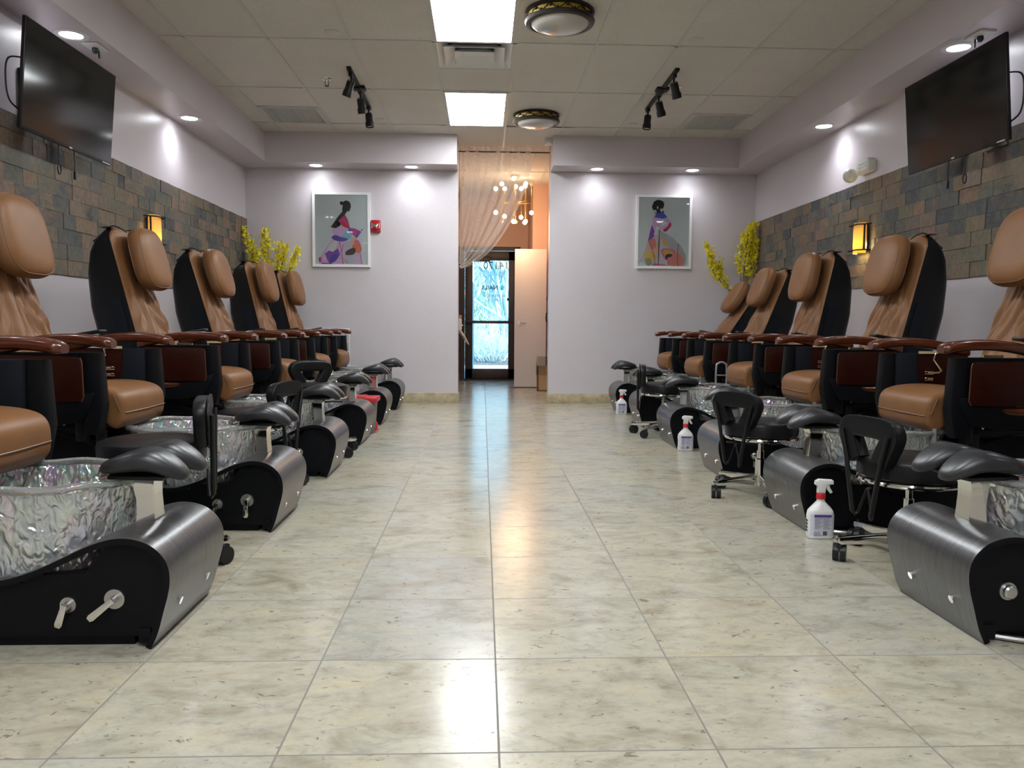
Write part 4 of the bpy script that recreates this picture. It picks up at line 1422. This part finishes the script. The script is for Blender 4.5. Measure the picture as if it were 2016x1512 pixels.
    for s in (-1, 1):
        for x in (-.80, -.84):
            bo.cyl((x, s * .199, .47), (x, s * .205, .47), .006, seg=10)
    obj('seat_bolts', bo, 'steel', root)
    # arms
    for s in (-1, 1):
        yc = .302
        def Y(a, b_):
            return min(s * a, s * b_), max(s * a, s * b_)
        post = MB()
        y0, y1 = Y(.262, .325)
        post.prism([(-.588, .785), (-.575, .56), (-.600, .44), (-.660, .44), (-.648, .56), (-.640, .785)], 'y', y0, y1, .006)
        y0, y1 = Y(.268, .332)
        post.prism([(-.60, .62), (-.62, .565), (-.66, .50), (-.80, .472), (-1.12, .50), (-1.12, .54), (-.93, .555), (-.80, .60)], 'y', y0, y1, .008)
        y0, y1 = Y(.275, .318)
        post.box(-1.02, -.62, y0, y1, .58, .785)
        arm = obj('armrest', post, 'black', root)
        def rail(u, v):
            x = -.533 - .50 * u
            zc = .815 + .038 * math.sin(PI * min(1, u * .95 + .05) ** .85) - .022 * u - .004
            e = 1 if u > .06 else math.sqrt(max(0, 1 - ((.06 - u) / .06) ** 2)) * .35 + .65
            if u > .985:
                e = .8
            a = 2 * PI * v
            ca, sa = math.cos(a), math.sin(a)
            wy = (.043 - .010 * u) * e * math.copysign(abs(ca) ** .55, ca)
            wz = .0235 * e * math.copysign(abs(sa) ** .6, sa)
            return (x, s * yc + wy, zc + wz)
        rb = MB().grid(rail, 34, 20, cv=True)
        for u in (0, 1):
            rb.poly([rail(u, k / 20) for k in range(20)])
        bmesh.ops.recalc_face_normals(rb.bm, faces=rb.bm.faces)
        obj('arm_rail', rb, 'mahogany', arm, sharp=50)
        y0, y1 = Y(.331, .343)
        op = MB().prism([(-.665, .768), (-.652, .755), (-.648, .60), (-.660, .583), (-.80, .580), (-.99, .588), (-1.0, .605), (-1.0, .765), (-.99, .775)], 'y', y0, y1, .003)
        obj('outer_panel', op, 'panel', arm)
        y0, y1 = Y(.329, .341)
        obj('outer_panel_edge', MB().tube([(-.655, s * .338, .764), (-.649, s * .338, .75), (-.645, s * .338, .602), (-.655, s * .338, .584)], .003, 6), 'wood_edge', arm)
        lt_ = MB().tube(catmull([(-.78, s * .318, .566), (-.86, s * .325, .556), (-.95, s * .325, .566), (-1.04, s * .322, .60), (-1.10, s * .318, .635)], 5), [.010 + .010 * min(1, i / 6) for i in range(21)], 10)
        obj('lower_trim', lt_, 'mahogany', arm)
        y0, y1 = Y(.255, .274)
        ip = MB().prism([(-.70, .782), (-.70, .585), (-.98, .598), (-1.02, .64), (-1.02, .76), (-1.0, .778)], 'y', y0, y1, .003)
        obj('inner_panel', ip, 'panel', arm)
        y0, y1 = Y(.248, .272)
        pd = MB().prism([(-.642, .786), (-.648, .57), (-.80, .572), (-.775, .62), (-.755, .68), (-.748, .74), (-.748, .786)], 'y', y0, y1, .006)
        obj('inner_pad', pd, 'navy', arm)
        lv = MB()
        yi = s * .248
        for z in (.688, .656):
            lv.box(-.83, -.785, yi - .004, yi + .006, z - .009, z + .009, .003)
        lv.tube([(-.825, yi - s * .006, .688), (-.850, yi - s * .012, .690), (-.862, yi - s * .014, .70), (-.822, yi - s * .012, .755), (-.835, yi - s * .006, .79)], [.006, .007, .007, .004, .004], 8)
        obj('recline_lever', lv, 'chrome', arm)
        obj('rail_cleat', MB().box(-.84, -.752, yi - .003, yi + .010, .784, .796), 'label_cream', arm)
    tr = MB().box(-1.06, -.86, .268, .345, -.008, .008, .006, M=Matrix.Translation((-.96, .0, .852)) @ Matrix.Rotation(R(-10), 4, 'Y') @ Matrix.Translation((.96, 0, 0)))
    obj('side_tray', tr, 'black_plastic', root)
    gt = MB().tube(catmull([(-.60, .34, .63), (-.585, .345, .66), (-.565, .345, .63), (-.560, .345, .52), (-.56, .345, .36)], 4), .010, 8)
    gt = MB().tube([(-.575, .215, .47), (-.575, .215, .34)], .009, 8)
    obj('support_tube', gt, 'grey_tube', root)
    # backrest, own frame: z up the back, x towards the sitter
    back_loc = (-1.012, 0, .55)
    def depth(u):
        pts = [(0, .12), (.15, .21), (.30, .255), (.55, .25), (.75, .215), (.88, .165), (.95, .11), (1, .04)]
        for (a, da), (b_, db) in zip(pts, pts[1:]):
            if u <= b_:
                return da + (db - da) * (u - a) / (b_ - a)
        return .03
    H = .945
    def width(u):
        w0 = .215 - .03 * u
        if u > .93:
            w0 -= .05 * ((u - .93) / .07) ** 2
        return w0
    def shellf(u, v):
        a = PI * v
        ca, sa = math.cos(a), math.sin(a)
        return (-depth(u) * abs(sa) ** .45, width(u) * math.copysign(abs(ca) ** .45, ca), H * u)
    sh = MB().grid(shellf, 26, 26)
    sh.poly([shellf(1, k / 25) for k in range(26)])
    sh.poly([shellf(0, k / 25) for k in range(26)][::-1])
    sh.grid(lambda u, v: (0, width(u) * (1 - 2 * v), H * u), 26, 2, flip=True)
    for s in (-1, 1):
        sh.grid(lambda u, v: (-.03 - .10 * v, s * (width(.12 + .45 * u) + .006 - .012 * v * v), H * (.12 + .45 * u)), 12, 6, flip=(s < 0), mi=1)
    back = obj('backrest', sh, ['black_vinyl', 'navy'], root, back_loc, sharp=60)
    back.rotation_euler = (0, R(-14.6), 0)
    def cush(u, v):
        # v across 0..1, u up, last part wraps over the top edge
        yy = 2 * v - 1
        if u > .93:
            q = (u - .93) / .07
            ang = q * PI * .5
            return (.032 * math.cos(ang) - .004 - .045 * q, width(.955) * yy * .98, H * .985 + .022 * math.sin(ang) + .004)
        uu = u / .93
        edge = 1 - abs(yy) ** 6
        bulge = .052 * math.exp(-((uu - .22) / .22) ** 2) + .030
        f = math.exp(-((uu - .44) / .17) ** 2)
        wr = .0125 * f * math.sin(yy * 17 + 2.2 * math.sin(uu * 7) + 1.1 * abs(yy) * 3) + .009 * f * math.sin(yy * 31 + uu * 26 * (1 if yy > 0 else -1) + 1)
        wr += .014 * math.exp(-((uu - .3) / .16) ** 2) * math.sin(abs(yy) * 16 + uu * 42) * abs(yy)
        dent = -.022 * math.exp(-(yy / .28) ** 2) * math.exp(-((uu - .38) / .2) ** 2)
        x = bulge * (1 - .5 * yy * yy) * edge ** .5 + .002 + (wr + dent) * edge
        return (x, (width(uu) + .004) * yy, H * .985 * uu * 1.0 + .008 * (1 - uu))
    obj('back_cushion', MB().grid(cush, 84, 60), 'leather', back, sharp=70)
    # pillow
    def pil(u, v):
        a = 2 * PI * u
        ca, sa = math.cos(a), math.sin(a)
        e = 3.2
        k = (abs(ca) ** e + abs(sa) ** e) ** (-1 / e)
        r = math.sin(PI * v) ** .32 if 0 < v < 1 else 0
        th_ = -math.cos(PI * v)
        th_ = math.copysign(abs(th_) ** 1.0, th_)
        y = .186 * k * ca * r * (1 - .05 * sa)
        z = .19 * k * sa * r
        x = .056 * th_ * (1 + .10 * (1 - (y / .19) ** 2)) + .010 * (-z / .19) * .6
        return (x, y, z)
    pl = MB().grid(pil, 64, 22, cu=True)
    pillow = obj('head_pillow', pl, 'leather', back, (.118, 0, .735), sharp=80)
    pillow.rotation_euler = (0, R(3), 0)
    pp = MB()
    for vv in (.30, .70):
        pp.tube([tuple(c * 1.004 for c in pil(k / 64, vv)) for k in range(64)], .0022, 5, closed=True)
    obj('pillow_piping', pp, 'leather_dark', pillow)
    for yy in (-.12, .12):
        st = MB().tube(catmull([(.078, yy, .90), (.052, yy * .97, .928), (.030, yy * .94, .947), (.0, yy * .92, .959), (-.035, yy * .9, .950)], 4), .0035, 6)
        obj('pillow_cord', st, 'black_metal', back)
    fl = MB().box(-.11, -.02, -.155, .155, -.006, .006, .004, M=Matrix.Translation((0, 0, .945)) @ Matrix.Rotation(R(-28), 4, 'Y'))
    fl.box(-.115, -.105, -.15, .15, -.07, .004, .004, M=Matrix.Translation((0, 0, .915)) @ Matrix.Rotation(R(-10), 4, 'Y'))
    obj('rear_flap', fl, 'navy', back)
    hz = MB().tube(catmull([(-.05, .19, .012), (-.16, .238, .012), (-.35, .245, .012), (-.55, .235, .012), (-.8, .215, .02), (-.95, .15, .05)], 8), [.0085 + (.0012 if i % 2 else 0) for i in range(41)], 8)
    hose = obj('drain_hose', hz, 'steel', root)
    return root, vs, hose
MT['leather_dark'] = simple('tan_piping', (.20, .10, .045), .45)
MT['label_cream'] = simple('cream_cleat', (.55, .48, .28), .6)
proto, VS, HOSE = make_chair()
bpy.context.view_layer.update()
UPPER = ('seat_cushion', 'seat_base', 'armrest', 'backrest', 'side_tray', 'seat_bolts', 'support_tube')

def place_chair(label, group, loc, rz, dx, recline, valves):
    skip = [v for k, v in VS.items() if k not in valves] + ([] if 'hose' in valves else [HOSE])
    o = copy_tree(proto, None, skip)
    o.location = loc
    o.rotation_euler = (0, 0, rz)
    o['label'] = label
    o['group'] = group
    for ch in o.children:
        base = ch.name.split('.')[0]
        if base in UPPER:
            ch.location.x += dx
        if base == 'backrest':
            ch.rotation_euler = (0, R(-14.6 - recline), 0)
    return o
GL, GRR = 'left row pedicure chairs', 'right row pedicure chairs'
XCL, XCR = -.922, 1.452
nl = ['first pedicure chair of the left row, cut off by the left edge', 'second left row pedicure chair from the camera, its headrest at the frame edge',
      'third left row pedicure chair from the camera, below the lit left sconce', 'fourth left row pedicure chair from the camera, between second and third pillowed backs',
      'fifth left row pedicure chair from the camera, before the yellow flowers', 'last left row pedicure chair, next to the far wall']
nl[3] = 'fourth pedicure chair from the camera in the left row'
for k, (dx, rc, va) in enumerate(((.05, 0, ((-1, 0), (-1, 1))), (-.08, -1, ((-1, 0), (-1, 3))), (-.01, 0, ((-1, 2),)), (.02, 2, ()), (.01, -1, ()), (-.02, -1, ()))):
    place_chair(nl[k], GL, (XCL, 2.387 + 1.237 * k, 0), 0, dx, rc, va)
nr = ['first pedicure chair of the right row, only its footbath console in view', 'second right row pedicure chair from the camera, at the right edge',
      'third right row pedicure chair from the camera, beside the lit right sconce', 'fourth pedicure chair from the camera in the right row',
      'fifth right row pedicure chair from the camera, leaning back slightly', 'last right row pedicure chair, reclined far back near the flowers']
for k, (dx, rc, va) in enumerate(((.05, 0, ((1, 4), 'hose')), (.036, 0, ('hose',)), (.06, 0, ((1, 2),)), (.045, -2, ()), (.073, 7.5, ()), (.067, 19, ()))):
    place_chair(nr[k], GRR, (XCR, 2.368 + 1.193 * k, 0), PI, dx, rc, va)
wipe(proto)

# ------------------------------------------------------------------ pedicure stools
def make_stool():
    t = thing('pedicure_stool', '', 'stool', (0, 0, 0), 0, 'black pedicure stools')
    obj('seat_cushion', MB().lathe([(0, .338), (.180, .338), (.190, .346), (.192, .40), (.186, .412), (.17, .418), (0, .420)], 48), 'black_vinyl', t)
    rg = MB().tube([(.183 * math.cos(a * PI / 24), .183 * math.sin(a * PI / 24), .328) for a in range(48)], .010, 8, closed=True)
    obj('seat_ring', rg, 'chrome', t)
    obj('seat_pan', MB().box(-.10, .10, -.10, .10, .308, .340, .004), 'black_metal', t)
    col = MB().lathe([(0, .06), (.027, .06), (.027, .205), (.022, .21), (.020, .21), (.020, .25), (.014, .25), (.014, .312), (0, .312)], 20)
    obj('gas_column', col, 'chrome', t)
    lvr = MB().tube([(0, .02, .285), (-.05, .10, .285), (-.06, .19, .278)], .005, 6)
    obj('height_lever', lvr, 'black_metal', t)
    for k in range(5):
        a = 2 * PI * k / 5 + PI - .25
        Mr = Matrix.Rotation(a, 4, 'Z')
        lg = MB().prism([(.015, .075), (.015, .118), (.27, .098), (.275, .090), (.275, .078), (.26, .070)], 'y', -.014, .014, .003, M=Mr)
        lo_ = obj('base_leg', lg, 'chrome', t)
        cs = MB()
        Mc = Mr @ Matrix.Translation((.262, 0, 0)) @ Matrix.Rotation(1.1 + k, 4, 'Z')
        cs.cyl((0, 0, .05), (0, 0, .105), .006, M=Mc)
        cs.cyl((-.018, -.024, .034), (-.018, -.003, .034), .034, seg=20, M=Mc)
        cs.cyl((-.018, .003, .034), (-.018, .024, .034), .034, seg=20, M=Mc)
        cs.box(-.028, .010, -.012, .012, .040, .072, .006, M=Mc)
        obj('caster', cs, 'black_plastic', lo_)
    # back: open trapezoid pad on a V shaped bracket
    def offs(poly, d):
        n = len(poly)
        out = []
        for i in range(n):
            a, b, c = Vector(poly[i - 1]), Vector(poly[i]), Vector(poly[(i + 1) % n])
            d1_, d2_ = (b - a).normalized(), (c - b).normalized()
            n1, n2 = Vector((-d1_.y, d1_.x)), Vector((-d2_.y, d2_.x))
            m = (n1 + n2).normalized()
            out.append(tuple(b + m * d / max(.4, m.dot(n1))))
        return out
    # (y, z) outline of the inverted U, counter-clockwise centre line
    cl = catmull([(-.068, .405, 0), (-.090, .448, 0), (-.112, .488, 0), (-.118, .515, 0), (-.095, .533, 0), (0, .537, 0), (.095, .533, 0), (.118, .515, 0), (.112, .488, 0), (.090, .448, 0), (.068, .405, 0)], 5)
    cl = [Vector((a, b)) for a, b, _ in cl]
    def pad(x0, x1, wd, mi, mb):
        n = len(cl)
        def f(u, v):
            i = int(round(u * (n - 1)))
            d = (cl[min(i + 1, n - 1)] - cl[max(i - 1, 0)]).normalized()
            nn = Vector((-d.y, d.x))
            a = 2 * PI * v
            ca, sa = math.cos(a), math.sin(a)
            w_ = wd * math.copysign(abs(ca) ** .35, ca)
            xx = (x0 + x1) / 2 + (x1 - x0) / 2 * math.copysign(abs(sa) ** .35, sa)
            q = cl[i] + nn * w_
            return (xx, q.x, q.y)
        mb.grid(f, n, 20, cv=True, mi=mi)
        for u in (0, 1):
            mb.poly([f(u, k / 20) for k in range(20)], mi)
        return mb
    mb = pad(-.208, -.198, .040, 0, MB())
    mb = pad(-.200, -.150, .035, 0, mb)
    bmesh.ops.recalc_face_normals(mb.bm, faces=mb.bm.faces)
    back = obj('backrest', mb, 'black_vinyl', t, sharp=50)
    br = MB()
    for s in (-1, 1):
        br.tube([(-.216, s * .128, .515), (-.214, s * .098, .42), (-.212, s * .052, .205), (-.205, s * .046, .192), (-.196, s * .040, .20), (-.19, s * .004, .295), (-.15, 0, .318), (-.08, 0, .318)], [.008, .0095, .0095, .008, .006, .005, .006, .006], 8)
    obj('back_bracket', br, 'black_metal', back)
    return t
sp0 = make_stool()
bpy.context.view_layer.update()
for (x, y, deg, dz, label) in ((1.655, 2.93, 12, 0, 'black pedicure stool nearest the camera on the right side'),
                               (1.50, 4.12, 28, -.005, 'black pedicure stool in the middle of the three on the right side'),
                               (1.52, 6.48, -11, .02, 'farthest black pedicure stool on the right, seen edge on'),
                               (-1.235, 2.96, 196, .06, 'black pedicure stool nearest the camera on the left, seen edge on'),
                               (-1.225, 4.24, 166, .03, 'black pedicure stool on the left between second and third consoles'),
                               (-1.14, 5.50, -60, .075, 'farthest black pedicure stool on the left side')):
    o = copy_tree(sp0)
    o.location = (x, y, 0)
    o.rotation_euler = (0, 0, R(deg))
    o['label'] = label
    for ch in o.children:
        if ch.name.split('.')[0] in ('seat_cushion', 'seat_ring', 'seat_pan', 'backrest', 'height_lever'):
            ch.location.z += dz
        if ch.name.split('.')[0] == 'gas_column' and dz:
            ch.scale.z = 1 + dz / .31
wipe(sp0)

# ------------------------------------------------------------------ spray bottles
def make_bottle():
    t = thing('spray_bottle', '', 'spray bottle', (0, 0, 0), 0, 'white spray bottles')
    secs = [(0, .050, .026), (.004, .055, .030), (.012, .056, .031), (.10, .056, .031), (.118, .053, .030), (.135, .043, .026), (.150, .028, .021), (.162, .017, .016), (.176, .015, .015)]
    def f(u, v):
        k = v * (len(secs) - 1)
        i = min(int(k), len(secs) - 2)
        q = k - i
        z, a, b = [secs[i][c] * (1 - q) + secs[i + 1][c] * q for c in range(3)]
        an = 2 * PI * u
        e = 3.2 if z < .13 else 2.2
        c, s_ = math.cos(an), math.sin(an)
        r = (abs(c) ** e + abs(s_) ** e) ** (-1 / e)
        return (a * r * c, b * r * s_, z)
    mb = MB().grid(f, 40, 33, cu=True)
    mb.poly([f(k / 40, 0) for k in range(40)][::-1])
    obj('bottle_body', mb, 'white', t)
    obj('collar', MB().lathe([(0, .172), (.019, .172), (.020, .176), (.0185, .196), (.017, .198), (0, .198)], 28), 'red', t)
    h = MB()
    h.prism([(-.017, .198), (-.016, .225), (-.028, .235), (-.026, .250), (-.012, .258), (.045, .255), (.050, .250), (.050, .236), (.020, .233), (.016, .198)], 'y', -.012, .012, .004)
    h.tube([(.026, 0, .235), (.032, 0, .215), (.045, 0, .198)], [.006, .005, .004], 8, flat=1.6)
    obj('trigger_head', h, 'white', t)
    def wrap(mat, name, a0, a1, z0, z1, par, d=.0006):
        mbb = MB().grid(lambda u, v: (lambda p: (p[0] * (1 + d * 20), p[1] - d, z0 + (z1 - z0) * v))(f((a0 + (a1 - a0) * u), .35)), 12, 2)
        return obj(name, mbb, mat, par)
    lb = wrap('label', 'rear_label', .61, .94, .016, .108, t)
    lm = MB()
    def flat(x0, x1, z0, z1, mi):
        lm.box(x0, x1, -.0334, -.0326, z0, z1, mi=mi)
    flat(-.036, .037, .097, .108, 0)
    for k in range(9):
        z = .092 - k * .0055
        flat(-.034, -.001 - .006 * (k % 3), z - .001, z + .0012, 1)
        flat(.003, .034 - .005 * ((k + 1) % 3), z - .001, z + .0012, 1)
    for k in range(11):
        x = .003 + k * .0016
        flat(x, x + (.0010 if k % 3 else .0006), .018, .036, 2)
    for (cx, cz) in ((-.030, .027), (-.016, .027)):
        for q in range(3):
            an = q * 2 * PI / 3 + PI / 2
            lm.tube([(cx + .0055 * math.cos(an + d_), -.0330, cz + .0055 * math.sin(an + d_)) for d_ in (-.8, 0, .7)], .0011, 5, mi=0)
    flat(-.036, .0, .0165, .0185, 0)
    obj('label_print', lm, ['purple', 'greyink', 'ink'], lb)
    obj('side_lettering', MB().box(-.0567, -.0558, -.012, .010, .03, .036).box(-.0567, -.0558, -.012, .010, .045, .051).box(-.0567, -.0558, -.012, .010, .06, .066).box(-.0567, -.0558, -.012, .010, .075, .081).box(-.0567, -.0558, -.003, .003, .03, .081), 'ink', t)
    return t
sb0 = make_bottle()
bpy.context.view_layer.update()
for (x, y, deg, label) in ((1.466, 3.285, -4, 'white spray bottle with red collar nearest the camera'),
                           (1.498, 5.665, -3, 'white spray bottle with red collar, middle of the three on the floor'),
                           (1.445, 8.03, 0, 'white spray bottle with red collar nearest the far wall')):
    o = copy_tree(sb0)
    o.location = (x, y, 0)
    o.rotation_euler = (0, 0, R(deg))
    o['label'] = label
wipe(sb0)

# ------------------------------------------------------------------ bin, cart, grab rail
t = thing('pedal_bin', 'grey pedal bin with red rim and red pedal between left consoles', 'bin', (-1.00, 6.62, 0))
bn = MB().prism([(-.085, 0), (.085, 0), (.105, .265), (-.105, .265)], 'y', -.10, .10, .006)
obj('bin_body', bn, 'grey_bin', t)
rm = MB().box(-.125, .125, -.12, .12, .262, .305, .008)
obj('rim', rm, 'red', t)
obj('lid_flap', MB().box(-.15, .02, -.10, .10, .305, .312, .003, M=Matrix.Rotation(R(0), 4, 'Y')), 'red', t)
obj('pedal', MB().box(.085, .125, -.03, .03, .02, .032, .004).prism([(.10, .03), (.118, .03), (.112, .085), (.10, .09)], 'y', -.02, .02, .004), 'red', t)

t = thing('wire_cart', 'white wire basket cart standing by the far wall behind the last left chair', 'cart', (-1.76, 9.03, 0))
cb = MB()
for z in (.30, .60, .86):
    cb.tube([(-.22, -.09, z), (.22, -.09, z), (.22, .09, z), (-.22, .09, z)], .006, 6, closed=True)
for z in (.80, .83):
    cb.tube([(-.22, -.09, z), (.22, -.09, z), (.22, .09, z), (-.22, .09, z)], .003, 6, closed=True)
for x in (-.22, .22):
    for y in (-.09, .09):
        cb.cyl((x, y, 0), (x, y, .86), .008, seg=8)
obj('cart_frame', cb, 'white_metal', t)
obj('basket_floor', MB().box(-.21, .21, -.085, .085, .70, .71, .003), 'white_metal', t)
obj('shelf', MB().box(-.21, .21, -.085, .085, .29, .30, .003), 'white_metal', t)

t = thing('grab_rail', 'grey tubular loop rail standing between two right row chairs', 'rail', (2.03, 6.56, 0))
obj('loop_tube', MB().tube(catmull([(-.045, 0, 0), (-.045, 0, .30), (-.045, 0, .56), (-.03, 0, .60), (0, 0, .612), (.03, 0, .60), (.045, 0, .56), (.045, 0, .30), (.045, 0, 0)], 5), .009, 8), 'grey_tube', t)
obj('cross_bars', MB().cyl((-.045, 0, .50), (.045, 0, .50), .006).cyl((-.045, 0, .40), (.045, 0, .40), .006), 'grey_tube', t)
obj('foot_plate', MB().box(-.07, .07, -.06, .06, 0, .012, .003), 'grey_tube', t)
